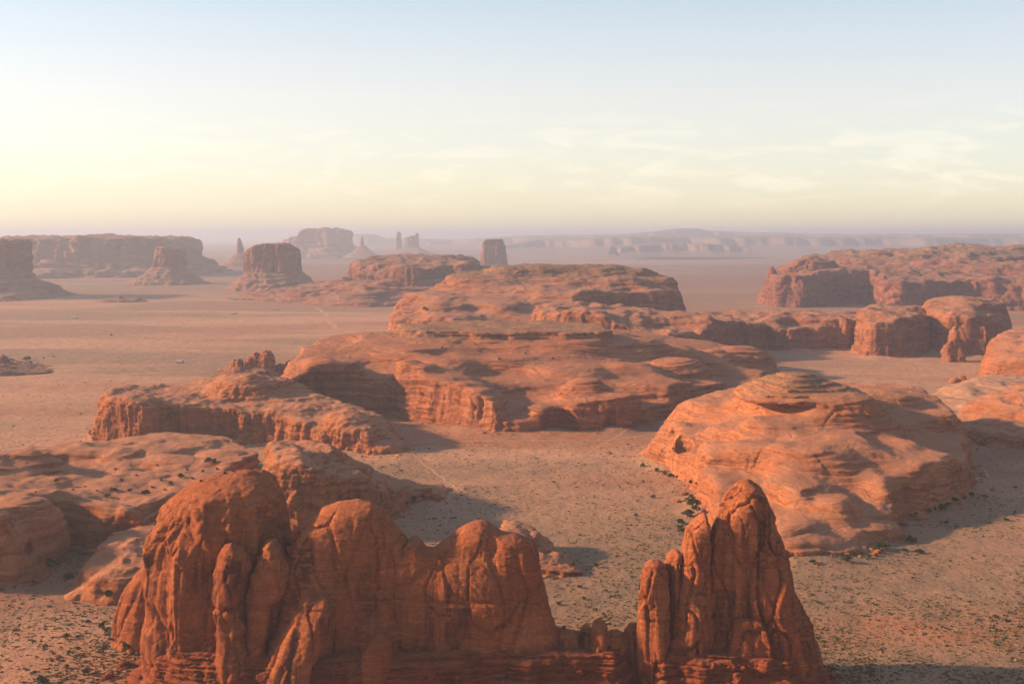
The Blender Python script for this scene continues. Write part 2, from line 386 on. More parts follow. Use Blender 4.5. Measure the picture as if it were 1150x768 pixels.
def ground_mat():
    M = MT('desert_ground')
    sand = M.mix(M.rng(M.noise(.006, det=5), .35, .65), (.60, .335, .21), (.53, .285, .175))
    # broad belts of different soil
    belt = M.noise(.0011, (.7, 2.2, 1), det=5, rough=.55, dist=.4)
    soil = M.mix(M.rng(belt, .46, .56), sand, (.28, .19, .12))
    red = M.noise(.0016, (.8, 2.5, 1), det=4, off=40)
    soil = M.mix(M.rng(red, .52, .62, 0, .8), soil, (.37, .16, .095))
    # beyond the buttes: wide plateau country, purple-grey and green
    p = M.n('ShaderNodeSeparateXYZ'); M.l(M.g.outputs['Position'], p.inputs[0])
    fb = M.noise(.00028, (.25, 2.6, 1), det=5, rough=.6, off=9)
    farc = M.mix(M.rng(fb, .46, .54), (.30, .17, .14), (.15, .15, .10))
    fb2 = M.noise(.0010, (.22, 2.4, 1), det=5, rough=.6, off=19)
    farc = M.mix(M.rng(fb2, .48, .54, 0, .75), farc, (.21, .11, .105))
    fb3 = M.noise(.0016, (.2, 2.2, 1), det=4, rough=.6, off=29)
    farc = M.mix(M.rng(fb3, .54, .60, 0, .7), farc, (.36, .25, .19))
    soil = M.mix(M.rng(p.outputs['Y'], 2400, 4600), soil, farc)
    wa = M.n('ShaderNodeAttribute', attribute_name='wash_and_sunstrip').outputs['Fac']
    soil = M.mix(wa, soil, (.44, .185, .10))
    # scrub: small grey-green clumps, thicker in patches
    dens = M.rng(M.noise(.012, det=4, off=4), .35, .68, .0, 1)
    v = M.n('ShaderNodeTexVoronoi'); v.inputs['Scale'].default_value = .22; M.l(M.g.outputs['Position'], v.inputs[0])
    v2 = M.n('ShaderNodeTexVoronoi'); v2.inputs['Scale'].default_value = .5; M.l(M.g.outputs['Position'], v2.inputs[0])
    s1 = M.math('MULTIPLY', M.rng(v.outputs[0], .20, .34, 1, 0), dens)
    s2 = M.math('MULTIPLY', M.rng(v2.outputs[0], .18, .36, .7, 0), M.rng(M.noise(.03, det=3, off=14), .42, .6))
    c = M.mix(M.math('MULTIPLY', M.math('MULTIPLY', s1, .85), M.math('SUBTRACT', 1.0, wa)), soil, (.20, .17, .095))
    c = M.mix(M.math('MULTIPLY', s2, .6), c, (.25, .185, .115))
    g = M.noise(.25, det=6, rough=.7, off=2)
    c = M.mix(M.rng(g, .3, .7, 0, .45), c, (.27, .145, .085))
    c = M.mix(M.rng(M.noise(.035, (1, 1.6, 1), det=7, rough=.7, off=77), .44, .62, 0, .6), c, (.38, .22, .135))
    M.bump([(M.noise(.05, det=6, rough=.6), .7, 4.), (g, .8, .9), (M.noise(1.4, det=4, rough=.7), .6, .35)])
    return M.done(c)
m_ground = ground_mat()
def plain(name, c1, c2, sc=1.):
    M = MT(name); n_ = M.noise(sc, det=4)
    M.bump([(n_, .5, .3)]); return M.done(M.mix(M.rng(n_, .35, .65), c1, c2))
m_track = plain('pale_dirt', (.52, .30, .18), (.47, .26, .15), .3)
m_redsand = plain('red_sand', (.44, .20, .12), (.40, .17, .10), .02)
m_leaf = plain('juniper_leaf', (.045, .070, .022), (.075, .100, .035), .8)
m_leaf2 = plain('sage_leaf', (.12, .14, .06), (.17, .17, .08), .8)
m_wood = plain('grey_bark', (.16, .11, .08), (.22, .16, .11), 3)
m_scrub = plain('dry_scrub', (.115, .115, .042), (.24, .18, .085), .06)
m_hill = plain('far_plateau', (.23, .165, .15), (.20, .155, .145), .0012)
m_white = plain('white_paint', (.42, .38, .34), (.36, .33, .30), .5)
# ---------------------------------------------------------------- ground
# plan outlines of the big rocks, shared by the ground (sand banks against their feet) and the rocks
br = FP([(722, 520), (745, 531), (785, 550), (787, 575), (805, 600), (840, 622), (890, 633), (930, 632), (968, 621), (1002, 611), (1013, 600), (1008, 584), (1050, 575), (1093, 560), (1098, 546), (1088, 905.), (1040, 1010.), (930, 1040.), (800, 1010.), (740, 945.)])
mm = FP([(307, 1120.), (316, 1082.), (350, 1090.), (392, 1108.), (431, 1132.), (446, 1112.), (476, 1082.), (510, 1052.), (546, 1024.), (575, 1019.), (606, 1026.), (660, 1029.), (700, 1040.), (738, 1072.), (790, 1150.), (845, 1250.), (876, 1400.), (860, 1560.), (600, 1640.), (430, 1540.), (340, 1320.)])
um = FP([(436, 1900.), (440, 1800.), (480, 1740.), (520, 1690.), (620, 1700.), (640, 1880.), (690, 1960.), (735, 1970.), (768, 2040.), (774, 2180.), (700, 2450.), (560, 2450.), (470, 2250.), (446, 2050.)])
rd = FP([(590, 1720.), (640, 1640.), (720, 1600.), (760, 1560.), (805, 1640.), (850, 1790.), (900, 1760.), (918, 1790.), (965, 1790.), (985, 1900.), (960, 2020.), (800, 2020.), (700, 1900.), (600, 1850.)])
d1 = FP([(962, 1730.), (975, 1670.), (1012, 1680.), (1050, 1740.), (1060, 1900.), (990, 1930.), (955, 1850.)])
d2 = FP([(1026, 1800.), (1050, 1730.), (1100, 1690.), (1134, 1740.), (1138, 1850.), (1110, 2000.), (1040, 2000.)])
r1 = FP([(1101, 1400.), (1125, 1375.), (1180, 1350.), (1260, 1350.), (1290, 1600.), (1150, 1620.), (1108, 1540.)])
r3 = FP([(1058, 1040.), (1075, 1000.), (1105, 962.), (1150, 927.), (1260, 915.), (1290, 1150.), (1150, 1140.), (1080, 1100.)])
m1 = FP([(104, 990.), (116, 962.), (150, 955.), (182, 957.), (194, 985.), (260, 985.), (320, 975.), (345, 945.), (400, 930.), (452, 918.), (462, 935.), (430, 1010.), (330, 1090.), (230, 1110.), (120, 1060.)])
n1 = FP([(288, 690.), (300, 668.), (345, 668.), (395, 690.), (430, 705.), (458, 738.), (490, 765.), (524, 772.), (520, 800.), (440, 800.), (360, 830.), (300, 800.)])
lb = FP([(-120, 560.), (-30, 572.), (10, 578.), (42, 592.), (60, 625.), (66, 650.), (100, 646.), (150, 628.), (172, 660.), (230, 700.), (290, 770.), (290, 860.), (235, 900.), (100, 900.), (-120, 860.)])
_feet = [(np.array(p).min(0)-70, np.array(p).max(0)+70, p) for p in (br, mm, rd, d1, d2, r3, m1, n1, lb)]
def skirt(x, y):
    out = np.zeros(np.shape(x)); x = np.asarray(x, float); y = np.asarray(y, float)
    for lo, hi, p in _feet:
        m = (x > lo[0]) & (x < hi[0]) & (y > lo[1]) & (y < hi[1])
        if m.any():
            d = np.maximum(sdpoly(p, x[m], y[m]), 0)
            out[m] += np.clip(2.6+4.5*perlin(x[m]/32, y[m]/32, 4.5), .2, 6)*np.exp(-d/13.)
    return out
def gz(x, y):
    near = np.clip(1-(y-300)/2500, 0, 1)
    z = 1.4*perlin(x/90, y/90, .5)*near+.45*perlin(x/28, y/28, 1.5)*near+3.0*perlin(x/700, y/700, 2.5)
    z = z+3*np.exp(-((x+150)**2/70**2+(y-430)**2/30**2))+4*np.exp(-((x-170)**2/60**2+(y-440)**2/40**2))
    z = z+3.5*np.exp(-((x-40)**2/40**2+(y-870)**2/14**2))*.0
    z = z+skirt(x, y)
    # low benches of the far valley
    far = np.clip((y-5500)/3000, 0, 1)
    z = z+far*(26*np.tanh(5*perlin(x/5200, y/1500, 7.5))+10*np.tanh(5*perlin(x/2600, y/800, 8.5))-14)
    return z
def axis(lo, hi, f):
    v = [0.0]
    while v[-1] < hi: v.append(v[-1]+f(v[-1]))
    w = [0.0]
    while w[-1] > lo: w.append(w[-1]-f(w[-1]))
    return np.array(w[:0:-1]+v)
gx = axis(-52000, 52000, lambda v: max(3.0, .016*abs(v)))
gy = axis(-5000, 72000, lambda v: 40 if v < 380 else max(2.6, .0075*(v-100)))
GX, GY = np.meshgrid(gx, gy, indexing='ij'); GZ = gz(GX, GY)
nX, nY = GX.shape; ii = np.arange(nX*nY).reshape(nX, nY)
gq = np.stack([ii[:-1, :-1].ravel(), ii[1:, :-1].ravel(), ii[1:, 1:].ravel(), ii[:-1, 1:].ravel()], 1)
gme = quad_mesh('ground', np.stack([GX.ravel(), GY.ravel(), GZ.ravel()], 1), gq, m_ground)
def blob(cx, cy, rx, ry): return np.exp(-(((GX-cx)/rx)**2+((GY-cy)/ry)**2)**1.5)
wash_and_sunstrip = blob(-20, 1000, 110, 38)+blob(-130, 985, 90, 45)+blob(60, 985, 90, 30)+.8*blob(190, 520, 150, 28)+.7*blob(-150, 470, 60, 60)+.8*blob(-350, 1350, 260, 60)  # red wash sand, plus the sunlit strip at lower right painted as redder ground
wash_and_sunstrip = np.clip(wash_and_sunstrip*(1+.9*fbm(GX/45, GY/45, 0, 4, 31)), 0, 1)
at = gme.attributes.new('wash_and_sunstrip', 'FLOAT', 'POINT'); at.data.foreach_set('value', wash_and_sunstrip.ravel().astype(np.float32))
tag(link('ground', gme), kind='structure')
def path_strip(name, pts, w, mat, dz=.12, w2=None):
    P = np.array(FP(pts)); out = []
    for i in range(len(P)-1):
        p0, p1, p2, p3 = P[max(i-1, 0)], P[i], P[i+1], P[min(i+2, len(P)-1)]
        for t in np.arange(0, 1, .04):
            out.append(.5*((2*p1)+(-p0+p2)*t+(2*p0-5*p1+4*p2-p3)*t*t+(-p0+3*p1-3*p2+p3)*t**3))
    C = np.array(out); C = C+w*1.1*np.stack([perlin(np.arange(len(C))/11., 5.3), perlin(np.arange(len(C))/11., 8.3)], 1); T = np.gradient(C, axis=0); T /= np.linalg.norm(T, axis=1)[:, None]; Nn = np.stack([-T[:, 1], T[:, 0]], 1)
    u = np.linspace(-.5, .5, 7); ww = w*(1+.35*perlin(np.arange(len(C))/9., .3))
    V = C[:, None, :]+Nn[:, None, :]*(u[None, :, None]*ww[:, None, None])
    z = gz(V[..., 0], V[..., 1])+dz-.35*(np.abs(u)*2)**6*0
    V = np.concatenate([V, z[..., None]], 2).reshape(-1, 3)
    k = np.arange(len(C)*7).reshape(-1, 7)
    q_ = np.stack([k[:-1, :-1].ravel(), k[:-1, 1:].ravel(), k[1:, 1:].ravel(), k[1:, :-1].ravel()], 1)
    return tag(link(name, quad_mesh(name, V, q_, mat)), kind='structure')
path_strip('dirt_road', [(452, 506), (462, 512), (476, 523), (495, 536), (505, 545), (515, 556)], 2.0, m_track)
path_strip('dirt_road', [(720, 480), (700, 488), (690, 493), (680, 499), (655, 514), (640, 522)], 1.8, m_track)
path_strip('dirt_road', [(357, 346), (365, 352), (364, 357), (372, 364), (382, 370)], 9, m_track)
path_strip('dirt_road', [(462, 499), (520, 497), (600, 497), (680, 496), (730, 490)], 3.0, m_track, .16)
path_strip('dirt_road', [(1050, 520), (1090, 524), (1108, 535), (1095, 545), (1085, 551)], 2.6, m_track)
path_strip('dirt_road', [(120, 330), (200, 331), (260, 334), (300, 336), (340, 337)], 14, m_track, .5)
path_strip('dirt_road', [(0, 432), (90, 424), (170, 419), (230, 417)], 6, m_track, .2)
# ---------------------------------------------------------------- the near fin
FY = 448
fin = thing('rock_fin', 'deep red sandstone fin with fluted dome and rounded slabs, lower left foreground', 'rock formation', (-80, 455, 0))
DF = dict(lump=(1.4, 18), flute=(1.5, 7.), plate=(1.3, 13), strata=(.2, 5.), fine=(.22, 2.2))
DS = dict(lump=(1.0, 28), flute=(.35, 9.), plate=(1.1, 18), strata=(.2, 5.), crack=(1.3, 22, .025), fine=(.2, 2.2), groove=(.9, 37, .7))
def lobe(nm, outline, yc, w, k, D, seed, batter=.08, parent=fin, h=.55, skew=0., mat=None, extra=None, cuts=None, kk=3.):
    f = slab(outline, yc, yc, w, k, batter, skew)
    if extra: f = U([f]+extra, kk)
    if cuts: f = CUT(f, cuts)
    P = XZ(outline, yc); xs = [p[0] for p in P]; zt = max(p[1] for p in P)
    wy = w+batter*90+4+abs(skew)*(max(xs)-min(xs))/2
    box = ((min(xs)-4, yc-wy, 5), (max(xs)+4, yc+wy, zt+5))
    return rock(nm, f, box, h, mat or m_fin, D, parent, seed=seed)
DA = dict(DF, flute=(3.0, 10.))
lobe('dome', [(152, 775), (156, 700), (152, 652), (152, 615), (157, 590), (176, 560), (206, 538), (240, 527), (280, 526), (302, 542), (314, 572), (318, 610), (326, 650), (322, 775)], 469, 25, 32, DA, 1, .06)
lobe('dome', [(262, 700), (250, 560), (256, 536), (270, 529), (290, 531), (300, 542), (312, 580), (318, 700)], 486, 16, 10, DS, 12, .06)
lobe('pillar', [(238, 775), (240, 700), (237, 652), (241, 622), (252, 609), (268, 610), (277, 628), (272, 690), (276, 775)], 442, 9, 8, dict(DS, lump=(2., 11)), 2, .04)
lobe('pillar', [(270, 775), (276, 690), (282, 630), (290, 608), (306, 607), (318, 628), (319, 655), (300, 700), (292, 775)], 446, 10, 8, dict(DS, lump=(2., 11)), 3, .05)
lobe('shoulder', [(112, 775), (120, 715), (126, 678), (140, 645), (160, 632), (185, 640), (190, 775)], 494, 13, 16, DS, 4, .15)
def multi(nm, parts, D, seed, parent, kk=7., h=.55):
    fs = [slab(o_, yc_, yc_, w_, k_, bt_) for o_, yc_, w_, k_, bt_ in parts]
    xs = [p[0] for o_, yc_, *_ in parts for p in XZ(o_, yc_)]; zs = [p[1] for o_, yc_, *_ in parts for p in XZ(o_, yc_)]
    ys = [yc_ for _, yc_, *_ in parts]; wy = max(w_+bt_*80 for _, _, w_, _, bt_ in parts)+4
    return rock(nm, U(fs, kk), ((min(xs)-4, min(ys)-wy, 5), (max(xs)+4, max(ys)+wy, max(zs)+5)), h, m_fin, D, parent, seed=seed)
multi('slab', [([(285, 790), (298, 710), (318, 645), (342, 596), (372, 574), (404, 590), (430, 700), (430, 790)], 464, 11, 11, .12),
               ([(262, 790), (288, 722), (310, 668), (328, 612), (338, 588), (366, 564), (412, 560), (432, 576), (446, 596), (458, 610), (464, 640), (462, 790)], 458, 8, 9, .14),
               ([(284, 775), (312, 718), (336, 676), (350, 668), (342, 700), (326, 735), (318, 775)], 438, 6, 7, .12),
               ([(312, 775), (335, 716), (352, 680), (364, 666), (374, 680), (366, 712), (352, 745), (350, 775)], 437, 6, 7, .12),
               ([(386, 775), (402, 735), (418, 708), (434, 712), (440, 745), (436, 775)], 440, 6, 6, .12)], DS, 5, fin)
multi('slab', [([(424, 790), (430, 700), (436, 640), (446, 618), (460, 602), (470, 606), (480, 620), (502, 614), (504, 700), (500, 790)], 456, 8, 6, .13),
               ([(480, 790), (492, 700), (499, 640), (496, 616), (506, 604), (526, 588), (544, 584), (560, 594), (572, 640), (570, 790)], 459, 9, 9, .12),
               ([(530, 790), (546, 700), (546, 630), (556, 604), (574, 597), (592, 604), (604, 616), (609, 640), (618, 690), (630, 725), (637, 790)], 456, 9, 8, .12),
               ([(486, 700), (500, 650), (520, 630), (552, 640), (566, 700), (560, 790), (486, 790)], 450, 5, 8, .1)], DS, 8, fin, 6.)
for i, (a0, a1, t0) in enumerate([(618, 654, 708), (648, 672, 700), (664, 684, 697), (676, 706, 706), (698, 724, 700)]):
    lobe('low_tower', [(a0, 790), (a0+2, t0+14), (a0+7, t0+2), ((a0+a1)/2, t0), (a1-6, t0+3), (a1-1, t0+15), (a1, 790)], 451+3*math.sin(i*2.1), 6, 7, dict(DS, lump=(1.4, 7)), 20+i, .12, kk=1.)
fin2 = thing('rock_fin', 'tall pointed dark red sandstone fin rising from the foreground wall, lower right', 'rock formation', (90, 452, 0))
DR = dict(lump=(1.1, 22), flute=(1.2, 9.), plate=(1.8, 14), strata=(.2, 5.), crack=(2.0, 17, .035), fine=(.22, 2.2), groove=(.5, 30, .6))
lobe('pillar', [(716, 790), (719, 700), (718, 660), (722, 640), (731, 629), (744, 630), (755, 642), (758, 790)], 449, 8, 9, DR, 31, .04, fin2)
lobe('pillar', [(744, 790), (750, 660), (753, 626), (760, 616), (766, 620), (768, 790)], 453, 7, 5, DR, 32, .04, fin2)
lobe('slab', [(750, 790), (757, 690), (764, 640), (772, 602), (784, 578), (796, 573), (803, 590), (806, 790)], 451, 8, 9, DR, 33, .06, fin2)
lobe('slab', [(786, 790), (790, 640), (800, 588), (812, 562), (826, 545), (840, 537), (852, 540), (864, 554), (874, 576), (882, 606), (890, 640), (900, 676), (912, 712), (922, 745), (926, 790)], 456, 9, 14, dict(DR, flute=(2.0, 13.), plate=(2.2, 14)), 34, .10, fin2)
lobe('buttress', [(874, 790), (878, 700), (886, 668), (896, 680), (908, 716), (916, 740), (918, 790)], 449, 7, 7, DR, 35, .1, fin2)
# plinth of broken ledges under both, and the scree below it
def plinth(parent, pts, seed, pad=6):
    foot = [((px-575)*Y/F, Y-(9 if Y < 455 else 0)) for px, Y in pts]
    T = [(x, y, 18.5) for x, y in foot]
    f = mesa(foot, T, .35, 2.5, 20, (3.0, 14), 0, (1.5, 20), (1.8, 1.7), seed)
    rock('base_ledge', f, bbox(foot, pad, -2, 20), .7, m_base, dict(lump=(1., 9), strata=(.8, 1.6), flute=(.6, 4), crack=(.6, 7, .08), fine=(.35, 1.8)), parent, seed=seed, hz=.4)
    foot2 = [((px-575)*Y/F, Y) for px, Y in pts]
    T2 = [(x, y-8, 14.) for x, y in foot2]
    f2 = mesa([(x, y) for i, (x, y) in enumerate(foot2)], T2, 1.5, 9, 30, (5, 16), 0, (2, 20), None, seed+1)
    g2 = lambda x, y, z: f2(x, y, z)-5
    rock('scree', g2, bbox(foot2, 28, -3, 17), 1.1, m_base, dict(lump=(1.5, 10), fine=(.7, 3.)), parent, seed=seed+1)
plinth(fin, [(160, 450), (200, 439), (300, 434), (420, 436), (560, 440), (640, 441), (716, 440), (716, 470), (600, 478), (400, 482), (250, 498), (165, 495)], 40)
plinth(fin2, [(714, 441), (800, 440), (880, 440), (925, 444), (925, 468), (850, 474), (714, 468)], 50)
# ---------------------------------------------------------------- big right dome rock
def dome_at(px, py, Y, r, rot=0., p=2.3):
    x, y, z = TP([(px, py, Y)])[0]; return ell((x, y, z-r[2]), r, rot, p)
def single(name, label, cat, field, box, h, mat, D, seed, group=None, hz=None):
    o = rock(name, field, box, h, mat, D, seed=seed, hz=hz); return tag(o, label, cat, group)
brT = TP([(735, 497, 905), (760, 474, 890), (745, 500, 880), (800, 449, 925), (775, 480, 870), (860, 433, 905), (890, 428, 880), (930, 440, 860), (1000, 441, 935), (1050, 462, 900), (1085, 492, 860), (1088, 515, 815), (1050, 512, 770), (1015, 542, 715), (1000, 500, 790), (900, 500, 760), (950, 490, 790), (900, 540, 705), (940, 555, 690), (900, 590, 655), (980, 570, 690), (850, 500, 775), (860, 470, 830), (820, 475, 850), (790, 512, 815), (795, 495, 800), (850, 570, 690), (820, 540, 740), (840, 600, 665), (1000, 600, 670), (930, 615, 635)])
fbr = mesa(br, brT, .16, 8, 9, (7, 60), 3, (2.5, 55), None, 60)
cp0 = TP([(893, 430, 880)])[0]
cap = U([ell((cp0[0]+dx_, cp0[1]+dy_, zz_), (rx_, ry_, 2.4), .15*i_, 3.2) for i_, (dx_, dy_, zz_, rx_, ry_) in enumerate([(4, -4, 56.5, 50, 42), (1, 0, 60, 43, 35), (2, 2, 62.8, 36, 30), (-1, 2, 65.4, 29, 24), (0, 3, 68, 22, 18), (2, 4, 70.4, 14, 12)])])
toe1 = ell((*FP([(905, 622)])[0], 0), (26, 15, 9), 0.1, 2.4); toe2 = ell((*FP([(970, 606)])[0], 2), (24, 15, 9), .4, 2.4)
cv = TP([(914, 553, 688)])[0]
fbr2 = CUT(U([U([fbr, toe1, toe2], 3), cap], .8), [ell((cv[0], cv[1]-3, cv[2]), (6.5, 9, 4.2), 0), ell((*TP([(768, 500, 845)])[0],), (5, 10, 11), .3)])
single('rock_dome', 'broad orange cross bedded sandstone dome with a small ledged cap, right of centre', 'rock formation', fbr2, bbox(br, 14, -4, 80), 1.15, m_big,
       dict(lump=(2.2, 46), flute=(1.2, 14), strata=(.9, 5.5), xbed=(1.7, 4.5), plate=(1.2, 18), crack=(2.2, 46, .03), fine=(.22, 4.)), 61)
# ---------------------------------------------------------------- middle mesa (lower)
mmT = TP([(316, 428, 1100), (330, 414, 1110), (352, 402, 1120), (390, 406, 1130), (424, 424, 1145), (440, 420, 1150), (385, 386, 1290), (420, 379, 1300), (430, 374, 1320), (455, 408, 1118), (462, 412, 1105), (485, 424, 1085), (510, 430, 1066), (535, 438, 1045), (545, 448, 1035), (575, 470, 1030), (500, 400, 1200), (470, 390, 1230), (480, 378, 1290), (560, 378, 1300), (640, 378, 1310), (700, 380, 1340), (560, 373, 1400), (650, 373, 1450), (560, 400, 1220), (560, 425, 1150), (600, 452, 1070), (610, 455, 1045), (650, 440, 1075), (690, 445, 1060), (640, 410, 1180), (700, 410, 1200), (725, 458, 1080), (720, 425, 1150), (758, 410, 1250), (790, 430, 1200), (800, 394, 1420), (830, 400, 1420), (850, 415, 1400), (740, 386, 1400), (820, 435, 1260), (600, 373, 1550), (450, 380, 1450)])
fm = mesa(mm, mmT, .16, 7, 11, (6, 45), 2, (1.3, 55), None, 70)
capm = mesa(FP([(425, 1300.), (445, 1265.), (520, 1255.), (600, 1262.), (680, 1275.), (705, 1310.), (690, 1440.), (600, 1500.), (440, 1440.)]), [(0, 1350, 71), (100, 1350, 69.5)], .25, 1.5, 60, (12, 40), 0, (1.2, 30), (3.5, 2.6), 71)
def dome_at(px, py, Y, r, rot=0., p=2.3):
    x, y, z = TP([(px, py, Y)])[0]; return ell((x, y, z-r[2]), r, rot, p)
cx = [ell((*FP([(630, 1026.)])[0], 5), (16, 26, 23), 0, 2.1), ell((*FP([(686, 1034.)])[0], 4), (7, 10, 13), 0), ell((*FP([(722, 1058.)])[0], 6), (10, 20, 16), -.5), ell((*FP([(740, 1080.)])[0], 12), (8, 14, 13), -.6),
      ell((*TP([(372, 440, 1100)])[0][:2], 14), (44, 22, 34), .15, 2.6), ell((*TP([(452, 448, 1108)])[0],), (3, 6, 7), .6)]
fmm = CUT(U([fm, capm, dome_at(658, 424, 1085, (30, 28, 34)), dome_at(762, 402, 1255, (38, 34, 30)), dome_at(830, 388, 1440, (42, 30, 24)), dome_at(800, 392, 1400, (30, 24, 20)), dome_at(700, 440, 1062, (20, 16, 26)),
              dome_at(460, 404, 1125, (14, 12, 22), .5)], 5), cx)
single('mesa', 'wide stepped orange sandstone mesa with flat top and caves at its foot, centre', 'mesa', fmm, bbox(mm, 16, -4, 82), 1.9, m_mid,
       dict(lump=(1.5, 52), flute=(1.2, 14), strata=(2.2, 6.), plate=(1.0, 22), xbed=(3.0, 5.5), crack=(2., 50, .02), fine=(.4, 6.)), 72, hz=1.5)
# ---------------------------------------------------------------- upper mesa behind
umT = TP([(450, 343, 2100), (470, 331, 2200), (500, 316, 2300), (445, 356, 1960), (482, 327, 2010), (535, 306, 2150), (540, 305, 2350), (500, 330, 1950), (755, 318, 2250), (740, 310, 2350), (442, 368, 1830), (448, 350, 1900), (462, 342, 1900), (480, 328, 1960), (500, 345, 1830), (520, 310, 2060), (520, 352, 1800), (560, 368, 1730), (560, 340, 1850), (565, 299, 2160), (620, 297, 2160), (680, 298, 2170), (715, 302, 2160), (738, 311, 2130), (620, 322, 2010), (600, 352, 1830), (660, 326, 2000), (710, 328, 2000), (745, 326, 2060), (766, 325, 2090), (640, 310, 2080), (700, 312, 2080), (600, 298, 2350), (690, 300, 2350)])
fu = mesa(um, umT, .14, 9, 18, (11, 60), 3, (2.5, 60), None, 80)
single('mesa', 'higher sandstone mesa with green tinged flat summit, behind the central stepped mesa', 'mesa', U([fu, dome_at(505, 338, 1850, (60, 50, 40), .3), dome_at(465, 352, 1830, (32, 24, 22))], 6), bbox(um, 18, -4, 140), 3.0, m_up,
       dict(lump=(4.5, 60), flute=(2.6, 22), plate=(3., 32), strata=(2.6, 9.), xbed=(3.5, 10), crack=(3, 70, .02), fine=(.8, 11.)), 81, hz=2.4)
# long ridge between the mesas and the right domes
rdT = TP([(620, 346, 1720), (660, 344, 1740), (700, 348, 1740), (740, 352, 1700), (780, 352, 1700), (800, 362, 1720), (820, 360, 1800), (850, 358, 1870), (880, 353, 1850), (905, 352, 1840), (930, 355, 1860), (960, 358, 1860), (900, 368, 1790), (760, 372, 1620)])
single('rock_ridge', 'long low sandstone ridge joining the upper mesa to the rounded domes at right', 'rock formation', U([mesa(rd, rdT, .14, 9, 14, (9, 45), 2, (4, 45), None, 90)], 0), bbox(rd, 14, -4, 92), 2.2, m_up,
       dict(lump=(5.5, 45), flute=(2.2, 18), plate=(2.4, 24), strata=(1.6, 8.), crack=(2.5, 50, .025), fine=(.6, 8.)), 91)
d1T = TP([(975, 362, 1710), (992, 349, 1750), (1020, 350, 1760), (1045, 356, 1790), (1000, 344, 1850), (1020, 345, 1850)])
d2T = TP([(1045, 345, 1800), (1062, 340, 1840), (1080, 333, 1840), (1100, 338, 1800), (1120, 352, 1770), (1130, 366, 1770)])
dm = thing('rock_dome', 'pair of rounded pinkish domes with a thin pinnacle before them, upper right', 'rock formation', (650, 1800, 0))
DD = dict(lump=(4., 44), flute=(2.2, 18), plate=(2.2, 24), strata=(1.2, 8.), xbed=(1.6, 7), crack=(2.5, 45, .03), fine=(.6, 8.))
rock('dome', U([mesa(d1, d1T, .14, 14, 16, (8, 40), 3, (4, 40), None, 92)]), bbox(d1, 12, -4, 90), 2.2, m_up, DD, dm, seed=93)
rock('dome', U([mesa(d2, d2T, .12, 18, 16, (8, 40), 3, (3, 40), None, 94)]), bbox(d2, 12, -4, 110), 2.2, m_up, DD, dm, seed=95)
pn = FP([(1071, 1640.)])[0]
rock('pinnacle', U([ell((pn[0], pn[1], 8), (9, 9, 42), 0, 2.3), ell((pn[0]-8, pn[1], 0), (9, 10, 22), 0, 2.3), ell((pn[0]+7, pn[1], 0), (8, 10, 30), 0, 2.3)], 2), ((pn[0]-30, pn[1]-24, -3), (pn[0]+30, pn[1]+24, 58)), 1.8, m_up, dict(lump=(3, 14), flute=(1.8, 9), strata=(1.5, 6), fine=(1., 6)), dm, seed=96)
# ---------------------------------------------------------------- right mesa
rm = FP([(856, 3050.), (866, 2880.), (905, 2820.), (945, 2930.), (985, 2960.), (986, 2700.), (1015, 2610.), (1060, 2760.), (1150, 2700.), (1230, 2750.), (1270, 3300.), (1150, 3800.), (950, 3700.), (880, 3350.)])
rmT = TP([(870, 307, 2960), (905, 306, 2900), (940, 303, 3000), (975, 306, 3050), (955, 298, 3150), (990, 288, 3300), (1000, 313, 2780), (1020, 315, 2720), (1050, 312, 2850), (1100, 312, 2850), (1150, 314, 2820), (1040, 305, 3000), (1010, 283, 3350), (1070, 279, 3350), (1100, 280, 3300), (1125, 288, 3250), (1150, 297, 3200), (1060, 295, 3100), (1100, 296, 3080), (1220, 310, 3200), (1100, 278, 3600), (1000, 281, 3600)])
frm = U([mesa(rm, rmT, .12, 12, 30, (24, 110), 4, (7, 90), None, 100), dome_at(910, 288, 3080, (80, 60, 46)), dome_at(866, 301, 2990, (14, 20, 50)), dome_at(985, 281, 3350, (60, 60, 30))], 6)
single('mesa', 'long sandstone mesa with sheer walls and sunlit pyramid knob at its left end, far right', 'mesa', frm, bbox(rm, 30, -6, 160), 4.2, m_far,
       dict(lump=(11., 90), flute=(7., 42), plate=(7, 55), strata=(4, 13.), crack=(5, 90, .03), fine=(2.4, 16.)), 101, hz=3.4)
# ---------------------------------------------------------------- right edge rocks
r1T = TP([(1106, 402, 1410), (1118, 394, 1425), (1140, 384, 1450), (1160, 378, 1460), (1220, 370, 1470)])
single('rock_dome', 'smooth glowing orange dome cut by the right edge, above the pale slickrock', 'rock formation', mesa(r1, r1T, .06, 22, 16, (5, 40), 2, (3, 40), None, 110), bbox(r1, 10, -4, 75), 1.9, m_near,
       dict(lump=(3, 35), flute=(1.6, 14), strata=(1.2, 6), crack=(1.5, 40, .03), fine=(.8, 6)), 111)
r2 = FP([(1035, 456), (1055, 470), (1085, 480), (1150, 480), (1230, 470), (1230, 1450.), (1120, 1450.), (1060, 1330.)])
r2T = TP([(1050, 447, 1240), (1080, 436, 1260), (1110, 430, 1280), (1140, 430, 1290), (1180, 430, 1300), (1110, 450, 1180), (1100, 470, 1110), (1060, 462, 1160), (1150, 460, 1130)])
single('slickrock_swell', 'low pale smooth slickrock swell near the right edge, between two orange domes', 'rock formation', mesa(r2, r2T, 1.6, 10, 18, (5, 40), 6, (2, 30), None, 112), bbox(r2, 14, -4, 30), 1.9, m_pale,
       dict(lump=(2.5, 34), strata=(1.2, 4), fine=(.4, 5)), 113, hz=1.2)
r3T = TP([(1066, 482, 1035), (1085, 470, 1030), (1105, 462, 1025), (1130, 450, 1030), (1150, 443, 1040), (1200, 432, 1040), (1110, 480, 985), (1150, 478, 960), (1200, 470, 960)])
